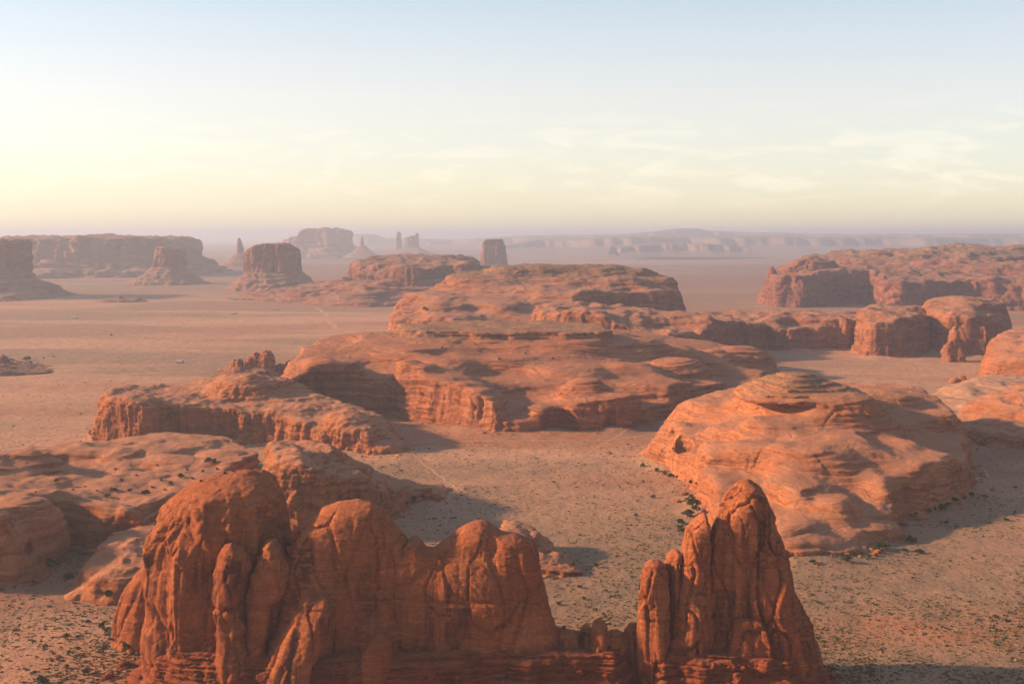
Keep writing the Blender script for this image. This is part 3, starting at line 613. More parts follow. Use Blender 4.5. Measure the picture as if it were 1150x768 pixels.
single('rock_dome', 'sloping orange dome cut by the right edge, below the pale slickrock', 'rock formation', mesa(r3, r3T, .25, 14, 12, (6, 35), 4, (2.5, 30), None, 114), bbox(r3, 10, -4, 60), 1.4, m_near,
       dict(lump=(3, 30), flute=(1.2, 12), strata=(1.4, 5), crack=(1.5, 36, .03), fine=(.6, 5)), 115)
# ---------------------------------------------------------------- left middle ridge
m1T = TP([(120, 448, 975), (135, 446, 975), (150, 443, 980), (165, 448, 978), (180, 456, 975), (195, 452, 1000), (230, 446, 1030), (262, 428, 1050), (280, 422, 1050), (300, 428, 1050), (320, 446, 1030), (260, 455, 1005), (300, 458, 1000), (335, 458, 1000), (352, 470, 970), (372, 466, 965), (395, 463, 960), (415, 478, 945), (438, 497, 935), (452, 508, 925), (360, 480, 955)])
single('rock_ridge', 'sandstone ridge with fluted striped cliff at its left end, left of centre', 'rock formation', CUT(U([mesa(m1, m1T, .14, 8, 10, (5, 32), 2, (1.6, 35), None, 120), dome_at(281, 421, 1055, (44, 34, 30), .1, 2.1), dome_at(396, 463, 962, (34, 20, 34), -.4, 2.1), dome_at(345, 456, 1005, (26, 22, 24)), dome_at(190, 446, 1010, (24, 18, 20))], 5), [ell((*TP([(250, 480, 985)])[0],), (16, 8, 16), 0, 2.3)]), bbox(m1, 10, -4, 66), 1.35, m_near,
       dict(lump=(2.4, 30), flute=(2.8, 9.5), plate=(1.2, 12), strata=(1.0, 5), xbed=(1.3, 4.5), crack=(2., 32, .035), fine=(.7, 5)), 121)
# ---------------------------------------------------------------- left benches
lbT = TP([(-60, 575, 590), (0, 572, 592), (30, 580, 600), (50, 575, 620), (0, 556, 640), (30, 556, 640), (60, 556, 650), (100, 560, 660), (130, 565, 680), (80, 548, 700), (160, 556, 700), (200, 545, 720), (0, 545, 690), (20, 541, 700), (50, 541, 705), (0, 511, 740), (25, 510, 745), (45, 520, 740), (60, 532, 730), (90, 525, 770), (120, 530, 745), (105, 502, 800), (140, 501, 800), (180, 506, 800), (210, 514, 790), (160, 530, 750), (220, 530, 750), (250, 512, 790), (280, 508, 800), (50, 512, 860), (-60, 515, 800)])
fl = CUT(U([mesa(lb, lbT, .32, 12, 8, (7, 36), 3, (2.2, 30), None, 130), dome_at(22, 506, 745, (26, 17, 14)), dome_at(-30, 508, 740, (30, 18, 13)), dome_at(104, 501, 800, (24, 15, 9)), dome_at(150, 504, 800, (26, 14, 8)), dome_at(190, 512, 780, (22, 12, 7)), dome_at(20, 556, 622, (26, 22, 24)), dome_at(-30, 560, 620, (22, 22, 24)), dome_at(80, 575, 672, (20, 16, 16)), dome_at(255, 505, 800, (20, 13, 8)), dome_at(225, 534, 735, (18, 12, 6))], 3), [ell((*TP([(130, 602, 633)])[0],), (15, 17, 12), .2, 2.3), ell((*TP([(2, 620, 592)])[0],), (4, 6, 3), 0), ell((*TP([(28, 617, 596)])[0],), (2.5, 5, 3), 0)])
single('rock_bench', 'broad terraced sandstone benches dotted with bushes, at the left edge', 'rock formation', fl, bbox(lb, 10, -4, 60), 1.15, m_near,
       dict(lump=(2.0, 34), flute=(.8, 12), plate=(1.0, 15), strata=(1.5, 5), xbed=(2.6, 6.), crack=(1.8, 40, .03), fine=(.2, 4)), 131)
l2 = FP([(78, 566.), (110, 556.), (160, 560.), (200, 600.), (210, 660.), (150, 660.), (95, 610.)])
l2T = TP([(90, 655, 575), (110, 632, 585), (130, 615, 595), (150, 604, 610), (170, 600, 620), (200, 600, 630), (140, 640, 572)])
single('rock_dome', 'sloping banded sandstone hump tucked behind the fluted red dome, lower left', 'rock formation', mesa(l2, l2T, .3, 8, 10, (3, 20), 2, (1.5, 20), None, 132), bbox(l2, 8, -4, 40), .95, m_near,
       dict(lump=(2, 16), xbed=(1.2, 3.6), strata=(.8, 3.6), flute=(.6, 8), crack=(1, 22, .03), fine=(.4, 3)), 133)
n1T = TP([(295, 512, 705), (320, 506, 715), (345, 502, 730), (362, 504, 740), (400, 521, 740), (425, 538, 740), (440, 548, 740), (460, 545, 765), (490, 548, 780), (515, 557, 782), (330, 512, 700), (380, 530, 710)])
single('rock_ridge', 'blocky sandstone ridge with pale top and dark stained face, behind the left fin', 'rock formation', CUT(mesa(n1, n1T, .1, 7, 9, (5, 28), 2, (1.8, 28), None, 134), [ell((*TP([(436, 551, 728)])[0],), (3.5, 7, 3), 0), ell((*TP([(385, 575, 690)])[0],), (10, 9, 9), .4)]), bbox(n1, 8, -4, 56), 1.0, m_near,
       dict(lump=(2.8, 20), flute=(1.3, 9), plate=(1.2, 11), strata=(.8, 4), xbed=(1.1, 4.), crack=(1.6, 24, .035), fine=(.45, 3.5)), 135)
n2 = FP([(545, 620.), (590, 600.), (648, 601.), (650, 612.), (610, 655.), (550, 670.)])
n2T = TP([(560, 590, 640), (582, 590, 640), (598, 602, 632), (606, 618, 622), (630, 624, 616), (642, 634, 608)])
single('rock_dome', 'small stepped sandstone hump with shrubs at its toe, behind the middle slabs', 'rock formation', mesa(n2, n2T, .5, 6, 7, (2, 14), 2, (1, 15), None, 136), bbox(n2, 6, -3, 30), .8, m_near,
       dict(lump=(1.4, 12), strata=(1.2, 3), crack=(.8, 18, .03), fine=(.35, 2.6)), 137)
# ---------------------------------------------------------------- spire cluster
sc0 = FP([(285, 424)])[0]
sp = thing('rock_spires', 'cluster of broken orange pinnacles on a dark mound, out on the left plain', 'rock formation', (sc0[0], sc0[1], 0))
sf = FP([(236, 424), (260, 427), (300, 428), (322, 424), (310, 1560.), (260, 1560.)])
rock('mound', mesa(sf, [(sc0[0]-20, sc0[1]+30, 13), (sc0[0]+10, sc0[1]+30, 14), (sc0[0]-60, sc0[1]+20, 4), (sc0[0]+40, sc0[1]+20, 5)], .9, 8, 14, (5, 25), 3, (2, 20), None, 140), bbox(sf, 10, -3, 26), 1.8, m_far, dict(lump=(3, 20), strata=(1, 4), fine=(.8, 6)), sp, seed=141)
for i, (px, tp_, r_) in enumerate([(264, 404, 5.), (269, 402, 5.), (281, 400, 5.5), (287, 396, 5.), (293, 400, 4.5), (299, 394, 8.), (304, 400, 5.)]):
    x, y, z = TP([(px, tp_, 1450)])[0]
    rock('pinnacle', ell((x, y, z*.35), (r_, r_*1.2, z*.65), .3*i, 2.8), ((x-r_-4, y-r_*1.2-5, 2), (x+r_+4, y+r_*1.2+5, z+4)), 1.25, m_mid, dict(lump=(2.2, 8), flute=(1.2, 5), strata=(1., 4), fine=(.6, 4)), sp, seed=142+i)
x, y, z = TP([(321, 408, 1460)])[0]
single('rock_outcrop', 'small dark outcrop between the orange pinnacles and the central mesa', 'rock formation', U([ell((x-6, y, 2), (9, 8, 13), 0, 2.5), ell((x+4, y, 2), (7, 7, 16), 0, 2.5), ell((x+12, y+2, 1), (8, 7, 10), 0, 2.5)], 1), ((x-20, y-14, -3), (x+26, y+14, 24)), 1.4, m_far, dict(lump=(2, 8), flute=(1, 5), fine=(.6, 4)), 150)
x, y, z = TP([(1077, 428, 1390)])[0]
single('rock_outcrop', 'tiny red outcrop on sand just left of the orange dome at the right edge', 'rock formation', U([ell((x-5, y, 0), (6, 5, 6), 0, 2.5), ell((x+4, y, 0), (5, 5, 8), 0, 2.5)], 1), ((x-14, y-8, -3), (x+12, y+8, 12)), 1.0, m_near, dict(lump=(1.5, 6), fine=(.5, 3)), 151)
lf = FP([(-80, 1440.), (0, 1450.), (40, 1470.), (62, 1500.), (40, 1600.), (-80, 1650.)])
single('mesa', 'low dark red bench with a small knob, at the left edge of the plain', 'mesa', U([mesa(lf, TP([(0, 408, 1500), (20, 412, 1500), (40, 414, 1520), (55, 415, 1530)]), .4, 4, 20, (6, 30), 6, (2, 30), None, 152), dome_at(2, 398, 1520, (12, 12, 18)), dome_at(-20, 404, 1520, (34, 26, 20))], 6), bbox(lf, 12, -3, 34), 2.0, m_far, dict(lump=(2, 16), strata=(1.5, 4), fine=(.8, 6)), 153)
# ---------------------------------------------------------------- buttes with talus
def butte(name, label, cat, Y, cliff, cb, tal, tb, depth, h, seed, top_n=2., flute=None, group=None, extra=None, mat=None):
    """cliff: silhouette columns/rows; cb: row where cliff meets talus; tal: talus foot columns; tb: foot row"""
    s = Y/F; sil = XZ([(cliff[0][0], cb+8)]+cliff+[(cliff[-1][0], cb+8)], Y); xm = (sil[0][0]+sil[-1][0])/2
    zt = max(p[1] for p in sil); zc = H-(cb-HY)*s; w = sil[-1][0]-sil[0][0]; dp = depth*w/2
    t = thing(name, label, cat, (xm, Y, 0), group)
    def fc(x, y, z):
        d = sdpoly(sil, x+.1*w*.2*perlin(y/(w*.3), 1.5, 0, seed), z)
        pl = ((np.abs((x-xm)/(w/2))**3.2+np.abs((y-Y)/dp)**3.2)**(1/3.2)-1)*min(w/2, dp)
        pl = pl+.07*w*fbm(x/(w*.28), y/(w*.28), 0, 3, seed)+(z-zc)*.06
        return smax(d, pl, .03*w)
    fl_ = flute or w*.05
    rock('cliff', fc, ((sil[0][0]-.08*w, Y-dp*1.15, zc-12*s), (sil[-1][0]+.08*w, Y+dp*1.15, zt+.06*w)), h, mat or m_but,
         dict(lump=(w*.02, w*.2), flute=(fl_, w*.13), plate=(w*.03, w*.16), strata=(w*.012, (zt-zc)*.13), crack=(w*.03, w*.25, .05), fine=(w*.006, w*.04)), t, seed=seed)
    x0, x1 = (tal[0]-575)*s, (tal[1]-575)*s; zb = 0.
    def ft(x, y, z):
        fr = np.clip((zc+3*s-z)/(zc+3*s-zb), 0, 3); fr = fr**1.35
        L = (sil[0][0]+.03*w)*(1-fr)+x0*fr; R = (sil[-1][0]-.03*w)*(1-fr)+x1*fr
        ex = (x1-x0-w)/2*fr
        u = (x-(L+R)/2)/np.maximum((R-L)/2, 1); v = (y-Y)/(dp*.98+ex)
        q_ = ((np.abs(u)**2.4+np.abs(v)**2.4)**(1/2.4)-1)*np.minimum((R-L)/2, dp+ex)
        q_ = q_*.5+.05*w*fbm(x/(w*.25), y/(w*.25), 0, 4, seed+3)*np.clip(fr+.2, 0, 1)
        return smax(q_, z-zc-2*s, 2*s)
    ey = (x1-x0-w)/2
    rock('talus', ft, ((x0-ey*.35-20, Y-dp-ey*1.4-20, -6), (x1+ey*.35+20, Y+dp+ey*1.4+20, zc+8*s)), h*1.25, m_tal,
         dict(lump=(w*.03, w*.25), flute=(w*.02, w*.09), strata=(w*.03, zc*.16), fine=(w*.008, w*.05)), t, seed=seed+1)
    return t
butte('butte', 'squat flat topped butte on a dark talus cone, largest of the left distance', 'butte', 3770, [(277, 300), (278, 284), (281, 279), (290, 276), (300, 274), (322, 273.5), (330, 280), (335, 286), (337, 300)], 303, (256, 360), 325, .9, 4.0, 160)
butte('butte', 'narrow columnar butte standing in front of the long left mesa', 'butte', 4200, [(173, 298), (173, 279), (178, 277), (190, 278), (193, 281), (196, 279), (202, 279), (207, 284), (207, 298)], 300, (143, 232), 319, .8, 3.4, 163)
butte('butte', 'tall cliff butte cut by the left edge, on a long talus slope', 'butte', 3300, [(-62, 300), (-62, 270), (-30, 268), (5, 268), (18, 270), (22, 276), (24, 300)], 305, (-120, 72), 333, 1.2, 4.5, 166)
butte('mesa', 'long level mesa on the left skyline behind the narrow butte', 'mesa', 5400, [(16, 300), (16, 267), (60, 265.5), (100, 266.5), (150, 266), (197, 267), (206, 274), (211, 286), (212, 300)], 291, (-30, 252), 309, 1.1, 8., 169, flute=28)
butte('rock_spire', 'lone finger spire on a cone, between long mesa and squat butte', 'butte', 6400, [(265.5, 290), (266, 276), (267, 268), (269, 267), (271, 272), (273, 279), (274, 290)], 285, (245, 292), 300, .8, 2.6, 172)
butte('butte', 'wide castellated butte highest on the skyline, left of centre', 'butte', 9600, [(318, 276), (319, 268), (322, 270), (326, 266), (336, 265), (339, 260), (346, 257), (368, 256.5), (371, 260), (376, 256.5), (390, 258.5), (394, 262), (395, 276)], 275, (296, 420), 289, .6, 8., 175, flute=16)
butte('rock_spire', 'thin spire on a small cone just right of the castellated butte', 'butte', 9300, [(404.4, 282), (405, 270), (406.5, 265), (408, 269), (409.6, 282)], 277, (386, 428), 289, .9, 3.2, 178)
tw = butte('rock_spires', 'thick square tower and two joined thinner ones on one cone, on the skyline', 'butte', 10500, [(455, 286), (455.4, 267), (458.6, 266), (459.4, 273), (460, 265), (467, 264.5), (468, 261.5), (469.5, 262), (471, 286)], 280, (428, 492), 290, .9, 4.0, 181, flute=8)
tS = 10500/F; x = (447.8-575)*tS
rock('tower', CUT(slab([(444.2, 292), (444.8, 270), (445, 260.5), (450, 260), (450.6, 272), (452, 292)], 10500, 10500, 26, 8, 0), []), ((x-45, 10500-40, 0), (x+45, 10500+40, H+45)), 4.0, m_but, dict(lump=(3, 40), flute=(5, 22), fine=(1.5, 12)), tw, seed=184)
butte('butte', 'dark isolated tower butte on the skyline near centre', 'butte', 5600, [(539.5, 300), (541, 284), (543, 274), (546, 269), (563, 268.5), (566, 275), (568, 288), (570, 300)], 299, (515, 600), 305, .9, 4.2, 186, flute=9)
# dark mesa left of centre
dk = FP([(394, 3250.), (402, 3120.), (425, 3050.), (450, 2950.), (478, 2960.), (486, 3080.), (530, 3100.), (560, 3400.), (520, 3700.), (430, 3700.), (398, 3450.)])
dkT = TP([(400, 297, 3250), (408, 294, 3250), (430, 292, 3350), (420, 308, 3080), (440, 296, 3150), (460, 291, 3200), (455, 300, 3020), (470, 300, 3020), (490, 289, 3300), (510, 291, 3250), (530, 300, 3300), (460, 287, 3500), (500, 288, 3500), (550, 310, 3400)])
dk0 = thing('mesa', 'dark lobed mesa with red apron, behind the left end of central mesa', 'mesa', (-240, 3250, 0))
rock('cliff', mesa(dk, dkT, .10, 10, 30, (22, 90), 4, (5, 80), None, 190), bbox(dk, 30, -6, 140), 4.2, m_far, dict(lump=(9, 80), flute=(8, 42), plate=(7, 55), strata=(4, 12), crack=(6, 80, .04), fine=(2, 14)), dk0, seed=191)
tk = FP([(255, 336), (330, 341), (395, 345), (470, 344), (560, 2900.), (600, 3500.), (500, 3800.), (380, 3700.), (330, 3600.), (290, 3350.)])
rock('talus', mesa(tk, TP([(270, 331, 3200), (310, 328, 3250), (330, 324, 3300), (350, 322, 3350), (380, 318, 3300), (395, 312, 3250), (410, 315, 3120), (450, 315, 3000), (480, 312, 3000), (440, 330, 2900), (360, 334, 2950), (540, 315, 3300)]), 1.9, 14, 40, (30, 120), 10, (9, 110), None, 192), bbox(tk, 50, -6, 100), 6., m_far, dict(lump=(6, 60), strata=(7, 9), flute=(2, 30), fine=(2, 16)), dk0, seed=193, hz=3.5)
for i, (px, py, w_, hh) in enumerate([(135, 336, 46, 10), (158, 346, 0, 0)]):
    if not w_: continue
    x, y = FP([(px, py+3)])[0]
    single('rock_outcrop', 'low red knob on the plain right of the left edge butte', 'rock formation', U([ell((x, y, 0), (w_*1.6, w_, hh), 0, 2.), ell((x, y, 4), (10, 10, hh+4), 0, 2.)], 5), ((x-90, y-60, -4), (x+90, y+60, 26)), 3.5, m_far, dict(lump=(3, 22), strata=(2, 5), fine=(1, 9)), 195)
# ---------------------------------------------------------------- far plateaus and mountains
def plateau(name, Y, prof, depth, seed, mat=m_hill, rough=14.):
    px = np.array([p[0] for p in prof], float); py = np.array([p[1] for p in prof], float)
    xs = np.arange(px[0], px[-1], 1.2); zt = H-(np.interp(xs, px, py)+1.-HY)*Y/F; X = (xs-575)*Y/F
    vs = np.array([-1.0, -.7, -.45, -.3, -.28, -.26, -.2, 0, .5, 1.0]); pr = np.array([-.02, .12, .30, .42, .62, .86, .97, 1, 1, -.02])
    X2, V2 = np.meshgrid(X, vs, indexing='ij')
    Yy = Y+V2*depth+depth*.25*fbm(X2/(depth*.5), V2*.3, 0, 4, seed)
    Z = np.maximum(zt, 1)[:, None]*pr[None, :]+rough*perlin(X2/500, V2*3, 4, seed)*(pr[None, :] > .1)
    Vv = np.stack([X2.ravel(), Yy.ravel(), Z.ravel()], 1); k = np.arange(len(Vv)).reshape(X2.shape)
    q_ = np.stack([k[:-1, :-1].ravel(), k[1:, :-1].ravel(), k[1:, 1:].ravel(), k[:-1, 1:].ravel()], 1)
    tag(link(name, quad_mesh(name, Vv, q_, mat, False)), kind='structure')
plateau('hills', 12500, [(560, 275), (600, 268), (680, 265), (760, 264), (860, 263.5), (900, 265), (1000, 265.5), (1150, 266), (1300, 266)], 1600, 3)
plateau('hills', 17000, [(360, 275), (420, 271), (470, 270), (520, 268), (600, 263), (650, 263), (700, 262), (735, 259), (750, 258), (765, 255.5), (780, 255.5), (790, 258), (850, 260), (950, 262), (1060, 262), (1150, 261), (1300, 262)], 1800, 5)
plateau('hills', 17500, [(150, 276), (210, 274), (300, 275), (380, 268), (398, 262), (415, 262), (430, 267), (520, 268), (560, 270)], 1600, 8)
plateau('hills', 10000, [(690, 276), (740, 272), (790, 272.5), (840, 276)], 700, 9, rough=6)
# ---------------------------------------------------------------- loose boulders
def boulder_mesh(seed, r=(1., .8, .7)):
    V, Q = surfnet(ell((0, 0, r[2]*.45), r, 0, 3.2), (-1.5, -1.5, -.9), (1.5, 1.5, 1.8), .16)
    V = weather(V, Q, dict(lump=(.28, .9), crack=(.1, 1., .06), fine=(.05, .35)), seed)
    return quad_mesh('boulder', V, Q, m_base)
bms = [boulder_mesh(200+i, r) for i, r in enumerate([(1., .8, .7), (.8, .9, 1.1), (1.2, .7, .5), (.9, .9, .8)])]
bms2 = [m_.copy() for m_ in bms]
for m_ in bms2: m_.materials[0] = m_near
bpy.context.view_layer.update(); DG = bpy.context.evaluated_depsgraph_get()
def hit(px, py):
    d = Vector(((px-575)/F, 1, -(py-HY)/F)).normalized()
    ok, loc, nrm, *_ = S.ray_cast(DG, Vector((0, 0, H)), d, distance=60000)
    return (loc, nrm) if ok else (None, None)
def drop(x, y):
    ok, loc, nrm, *_ = S.ray_cast(DG, Vector((x, y, 400)), Vector((0, 0, -1)))
    return loc if ok else Vector((x, y, 0))
bl = [(138, 748, 5.0, 'tall boulder left of the fluted dome foot, biggest on the left scree'), (124, 760, 3.2, 'slanting boulder in the bottom left scree, below the tall one'), (298, 758, 5.2, 'bright triangular boulder on the scree under the left pillars'),
      (398, 762, 4.0, 'rounded boulder on scree under the middle slab'), (860, 748, 5.0, 'leaning slab boulder at the foot of the right hand fin'), (828, 762, 3.4, 'dark block on the scree below the right hand fin'), (742, 757, 3.0, 'flat block on the scree below the slender pillar'),
      (334, 602, 3.6, 'boulder wedged in the gap between fluted dome and first slab'), (327, 617, 3.2, 'lower boulder in the gap between fluted dome and first slab'), (102, 487, 5.0, 'lone round boulder left of the striped cliff'), (1018, 352, 1.0, '')]
for i, (px, py, r_, lb_) in enumerate(bl[:-1]):
    p, n_ = hit(px, py)
    if p is None: continue
    o = link('boulder', bms[i % 4], None, (p.x, p.y, p.z-.25*r_)); o.scale = (r_*.62,)*3; o.rotation_euler = (random.uniform(-.4, .4), random.uniform(-.4, .4), random.uniform(0, 6))
    tag(o, lb_, 'boulder')
for i in range(90):                              # small blocks strewn along the scree
    px = random.uniform(105, 960); py = random.uniform(748, 767)
    p, n_ = hit(px, py)
    if p is None or p.y > 470: continue
    r_ = random.choice([.5, .7, .9, 1.2, 1.8])
    o = link('boulder', bms[random.randrange(4)], None, (p.x, p.y, p.z-.1)); o.scale = (r_*.8, r_*.7, r_*.6); o.rotation_euler = (random.uniform(-.5, .5), random.uniform(-.5, .5), random.uniform(0, 6))
    side = 'left fluted dome' if px < 320 else 'middle slabs' if px < 640 else 'low towers' if px < 716 else 'right hand fin'
    tag(o, 'small broken red block on the scree below the '+side, 'boulder', 'small blocks on the scree below the '+side)
def strew(foot, n, rmax, lb_, grp, y_max=9e9):
    P = smooth_poly(foot, 1); k = 0
    while k < n:
        i = random.randrange(len(P)); a_, b_ = P[i-1], P[i]; t = random.random()
        x, y = a_[0]*(1-t)+b_[0]*t, a_[1]*(1-t)+b_[1]*t
        ex, ey = b_[0]-a_[0], b_[1]-a_[1]; l_ = math.hypot(ex, ey); d_ = abs(random.gauss(0, 7))+2; sgn = 1 if ey*1 >= 0 else 1
        nx_, ny_ = ey/l_, -ex/l_; x += nx_*d_; y += ny_*d_; k += 1
        if y > y_max or ny_ > .5: continue
        p = drop(x, y)
        if p.z > 14: continue
        r_ = min(rmax, .6+random.expovariate(1.3))
        o = link('boulder', bms2[random.randrange(4)], None, (p.x, p.y, p.z-.15*r_)); o.scale = (r_, r_*.8, r_*.7); o.rotation_euler = (random.uniform(-.4, .4), random.uniform(-.4, .4), random.uniform(0, 6))
        tag(o, lb_, 'boulder', grp)
strew(br, 60, 3.0, 'fallen rock at the foot of the broad orange dome', 'fallen rocks round the broad dome')
strew(mm, 70, 4.0, 'fallen rock at the foot of the central stepped mesa', 'fallen rocks below the central mesa', 1200)
strew(m1, 40, 3.5, 'fallen rock at the foot of the fluted ridge, left', 'fallen rocks below the fluted ridge', 1000)
# ---------------------------------------------------------------- bushes
def leaves(name, n, lumps, mat, size, seed):
    r = np.random.default_rng(seed); c = np.array([lumps[i % len(lumps)] for i in range(n)])
    d = r.normal(size=(n, 3)); d /= np.linalg.norm(d, axis=1)[:, None]; d[:, 2] = np.abs(d[:, 2])*1.0-.25
    P = c[:, :3]+d*c[:, 3:4]*(.55+.5*r.random((n, 1)))
    a_ = r.normal(size=(n, 3)); b_ = r.normal(size=(n, 3)); a_ /= np.linalg.norm(a_, axis=1)[:, None]; b_ /= np.linalg.norm(b_, axis=1)[:, None]
    s = size*(.6+.8*r.random((n, 1))); V = np.stack([P-a_*s, P+b_*s, P+a_*s, P-b_*s*.8], 1).reshape(-1, 3); V[:, 2] = np.maximum(V[:, 2], .02)
    return quad_mesh(name, V, np.arange(4*n).reshape(-1, 4), mat, False)
def cone(name, segs, mat):
    V, Q = [], []
    for (p0, p1, r0, r1) in segs:
        p0, p1 = Vector(p0), Vector(p1); z = (p1-p0).normalized(); x_ = z.orthogonal().normalized(); y_ = z.cross(x_); b = len(V)
        for i in range(6):
            t = i*math.pi/3; V.append(p0+(x_*math.cos(t)+y_*math.sin(t))*r0); V.append(p1+(x_*math.cos(t)+y_*math.sin(t))*r1)
        for i in range(6): j = (i+1) % 6; Q.append((b+2*i, b+2*j, b+2*j+1, b+2*i+1))
    return quad_mesh(name, np.array([tuple(v) for v in V]), np.array(Q), mat)
variants = []
for k in range(4):
    r = random.Random(k+50); lumps = [(r.uniform(-.55, .55), r.uniform(-.5, .5), r.uniform(.3, .95), r.uniform(.3, .55)) for _ in range(7)]
    lf_ = leaves('crown', 520, lumps, m_leaf, .11, k)
    tr = cone('trunk', [((0, 0, -.15), (.05, .03, .4), .09, .07), ((.05, .03, .4), (-.3, .1, .8), .06, .03), ((.05, .03, .4), (.35, -.1, .85), .06, .03)], m_wood)
    variants.append((lf_, tr))
sage = [leaves('sagebrush', 260, [(0, 0, .1, .6), (.4, .2, .05, .4), (-.4, -.1, .05, .45)], m_leaf2, .13, 90+k) for k in range(2)]
def bush(px, py, wpx, where, grp, kind=0):
    p, n_ = hit(px, py)
    if p is None: return
    r_ = wpx*p.y/F*.5/.85
    if kind == 0:
        cr_, tr = random.choice(variants)
        o = thing('juniper_bush', 'dark green juniper bush '+where, 'bush', p, grp); o.scale = (r_, r_, r_*random.uniform(.75, 1.0)); o.rotation_euler = (0, 0, random.uniform(0, 6))
        c_ = link('crown', cr_, o); t_ = link('trunk', tr, o)
    else:
        o = link('sagebrush', random.choice(sage), None, p); o.scale = (r_, r_, r_*.6); o.rotation_euler = (0, 0, random.uniform(0, 6)); tag(o, 'grey green low shrub '+where, 'shrub', grp)
def row(pts, where, grp):
    for t in pts:
        bush(*t[:3], where, grp, t[3] if len(t) > 3 else 0)
row([(59, 637, 14), (53, 630, 8), (75, 651, 14), (94, 623, 7), (2, 663, 6), (16, 660, 4), (37, 655, 5)], 'in the sandy hollow below the left benches', 'bushes in the hollow below the left benches')
bush(120, 669, 12, 'at the foot of the banded hump, lower left', None)
row([(99, 700, 7), (115, 705, 9), (120, 709, 7), (134, 714, 9, 1), (126, 719, 5), (138, 723, 10), (144, 729, 11), (150, 734, 9)], 'along the left foot of the fluted red dome', 'bushes along the left foot of the fluted dome')
row([(73, 717, 9), (86, 736, 9, 1), (74, 750, 6), (95, 757, 11), (106, 756, 9, 1), (46, 767, 13), (73, 763, 10, 1), (62, 706, 6, 1), (20, 694, 6, 1), (11, 742, 6, 1), (30, 752, 7, 1)], 'on open sand in the bottom left corner', 'bushes on the sand in the bottom left corner')
row([(128, 552, 9), (162, 556, 11), (145, 552, 6), (120, 558, 7), (63, 541, 6), (136, 540, 4), (83, 551, 4), (203, 537, 8), (234, 519, 9), (240, 519, 7), (228, 530, 4), (130, 528, 4), (191, 543, 5), (153, 535, 4), (181, 540, 4), (252, 533, 5), (216, 538, 4), (176, 523, 3), (210, 528, 4), (170, 548, 4), (244, 528, 4), (95, 547, 3), (110, 552, 4), (40, 553, 3), (225, 541, 4), (262, 530, 4), (186, 551, 4)], 'on the terraced benches at left', 'bushes on the terraced benches at left')
row([(722, 524, 6), (738, 530, 7), (746, 533, 6), (753, 536, 7), (760, 537, 5), (776, 543, 6), (783, 544, 5)], 'against the sunlit left foot of the broad dome', 'bushes against the sunlit foot of the broad dome')
row([(778, 568, 16), (772, 580, 13), (766, 589, 12), (768, 598, 12), (776, 560, 8), (782, 573, 11), (763, 594, 9)], 'in the shady thicket between pointed fin and broad dome', 'thicket between the pointed fin and the broad dome')
row([(991, 615, 16), (984, 617, 10), (1023, 609, 13), (1029, 621, 8), (1034, 621, 8), (977, 627, 7), (950, 630, 12), (968, 622, 6), (960, 623, 6), (913, 632, 8), (1003, 620, 7, 1), (1016, 622, 7, 1)], 'at the front foot of the broad dome', 'bushes at the front foot of the broad dome')
row([(1029, 578, 6), (1042, 576, 8), (1050, 573, 6), (1058, 572, 11), (1064, 568, 9), (1074, 563, 8), (1083, 560, 5), (1091, 557, 7)], 'against the shaded right wall of the broad dome', 'bushes against the shaded wall of the broad dome')
row([(1062, 588, 6), (1074, 592, 4), (1130, 585, 7), (1136, 593, 6, 1), (1110, 587, 9, 1), (1141, 548, 5), (1120, 602, 4, 1), (1140, 576, 4)], 'on sand right of the broad dome', 'bushes on the sand right of the broad dome')
row([(734, 559, 6), (714, 579, 5)], 'alone on open sand left of the broad dome', 'lone bushes on the sand left of the broad dome')
row([(644, 634, 5), (671, 637, 8), (651, 660, 6), (627, 679, 7), (681, 664, 4), (686, 670, 4), (657, 673, 6), (680, 693, 5), (658, 716, 9), (632, 706, 6), (641, 647, 3)], 'on sand in the gap between the two fins', 'bushes on the sand between the two fins')
row([(465, 563, 9), (476, 560, 8), (457, 566, 5)], 'at the toe of the blocky ridge', 'bushes at the toe of the blocky ridge')
row([(561, 404, 4), (478, 349, 7), (496, 391, 3), (540, 396, 3), (590, 398, 3), (621, 403, 3), (666, 401, 3)], 'high on the slopes of the central mesas', 'bushes high on the central mesas')
row([(30, 405, 9), (60, 401, 3), (125, 377, 3), (49, 403, 3)], 'out on the plain near the left edge', 'trees on the plain near the left edge')
# house roofs far out on the plain
for px, py, w_, lb_ in [(262, 353, 16, 'tiny white house on the plain below the squat butte'), (310, 348, 12, 'tiny white house on the plain by the winding dirt road'), (202, 408, 8, 'tiny pale cabin alone on the left plain'), (84, 358, 10, 'tiny white house far out on the left plain')]:
    p, n_ = hit(px, py)
    if p is None: continue
    t = thing('house', lb_, 'house', p); w2, d2_, hh = w_/2, 4., 3.
    V = [(-w2, -d2_, -.5), (w2, -d2_, -.5), (w2, d2_, -.5), (-w2, d2_, -.5), (-w2, -d2_, hh), (w2, -d2_, hh), (w2, d2_, hh), (-w2, d2_, hh)]
    link('wall', quad_mesh('wall', np.array(V), np.array([(0, 1, 5, 4), (1, 2, 6, 5), (2, 3, 7, 6), (3, 0, 4, 7)]), m_white, False), t)
    V = [(-w2-.4, -d2_-.4, hh), (w2+.4, -d2_-.4, hh), (w2+.4, d2_+.4, hh), (-w2-.4, d2_+.4, hh), (-w2-.4, 0, hh+1.8), (w2+.4, 0, hh+1.8)]
    link('roof', quad_mesh('roof', np.array(V), np.array([(0, 1, 5, 4), (2, 3, 4, 5), (1, 2, 5, 5), (3, 0, 4, 4)][:2]), m_white, False), t)
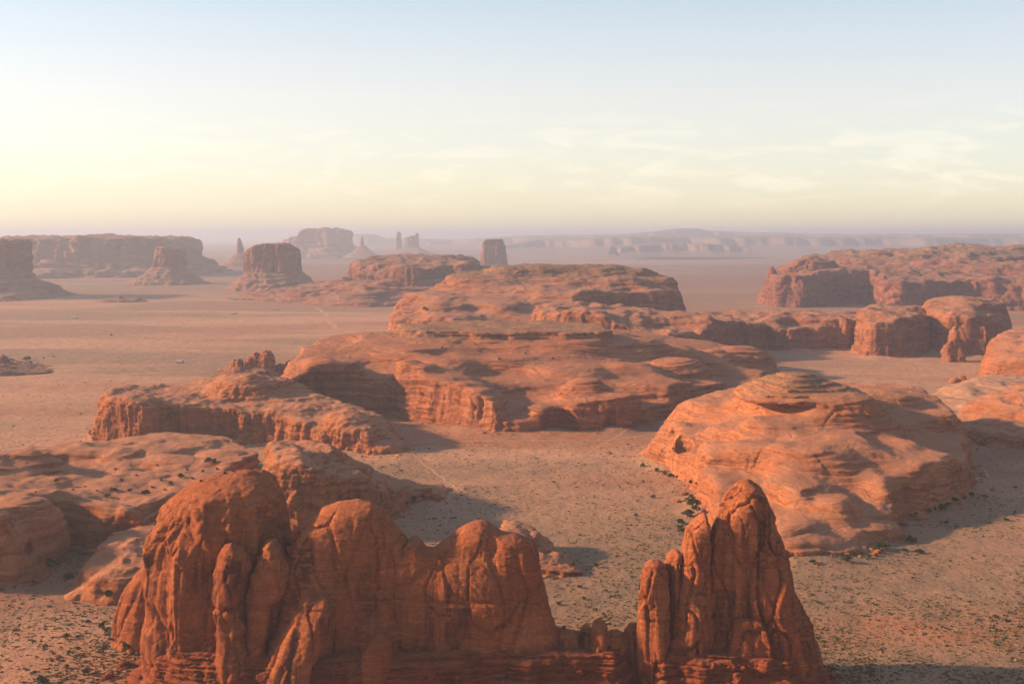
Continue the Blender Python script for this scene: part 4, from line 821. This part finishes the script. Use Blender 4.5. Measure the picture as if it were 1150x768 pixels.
# ---------------------------------------------------------------- scrub: low tufts nobody could count
def scrub(n, ymin, ymax, name='scrub'):
    u = rng.random(n*3); Y = 1/np.sqrt((1-u)/ymin**2+u/ymax**2); px = rng.uniform(-90, 1240, n*3); X = (px-575)*Y/F
    keep = rng.random(n*3) < np.clip(.7+1.0*fbm(X/60, Y/60, .7, 3, 11), .06, 1)
    X, Y = X[keep][:n], Y[keep][:n]; n = len(X); Z = gz(X, Y)
    r = .22+.75*rng.random(n)**4; r *= 1+.9*(rng.random(n) < .05)
    V, Q = [], []; kk = 7
    P = np.stack([X, Y, Z], 1)
    for i in range(kk):
        a_ = rng.uniform(0, 6.28, n); dx = np.cos(a_)*r*.75*rng.random(n); dy = np.sin(a_)*r*.75*rng.random(n)
        b = rng.uniform(0, 6.28, n); cxx, cyy = np.cos(b)*r*.5, np.sin(b)*r*.5; hh = r*(.25+.35*rng.random(n))
        c = P+np.stack([dx, dy, 0*dx], 1)
        q0 = c+np.stack([-cxx, -cyy, -.05+0*r], 1); q1 = c+np.stack([cxx, cyy, -.05+0*r], 1)
        q2 = c+np.stack([cxx*.9+cyy*.5, cyy*.9-cxx*.5, hh], 1); q3 = c+np.stack([-cxx*.9+cyy*.4, -cyy*.9-cxx*.4, hh*.9], 1)
        V.append(np.stack([q0, q1, q2, q3], 1))
    V = np.stack(V, 1).reshape(-1, 3)
    return tag(link(name, quad_mesh(name, V, np.arange(len(V)).reshape(-1, 4), m_scrub, False)), 'low olive and straw coloured scrub scattered over the sandy valley floor', 'scrub', None, 'stuff')
scrub(85000, 440, 1500)
# ---------------------------------------------------------------- haze
def haze():
    x0, x1, y0, y1, z0, z1 = -56000, 56000, -9000, 76000, float(GZ.min())-1, 302.
    V = [(x0, y0, z0), (x1, y0, z0), (x1, y1, z0), (x0, y1, z0), (x0, y0, z1), (x1, y0, z1), (x1, y1, z1), (x0, y1, z1)]
    Q = [(3, 2, 1, 0), (4, 5, 6, 7), (0, 1, 5, 4), (1, 2, 6, 5), (2, 3, 7, 6), (3, 0, 4, 7)]
    m = bpy.data.materials.new('haze'); m.use_nodes = True; t = m.node_tree; t.nodes.clear()
    o = t.nodes.new('ShaderNodeOutputMaterial'); v = t.nodes.new('ShaderNodeVolumePrincipled')
    v.inputs['Color'].default_value = (.66, .79, 1.0, 1); v.inputs['Density'].default_value = 0.95e-4; v.inputs['Anisotropy'].default_value = .3
    t.links.new(v.outputs[0], o.inputs['Volume'])
    tag(link('haze', quad_mesh('haze', np.array(V), np.array(Q), m, False)), 'thin evening haze over the whole valley', 'haze', None, 'stuff')
haze()
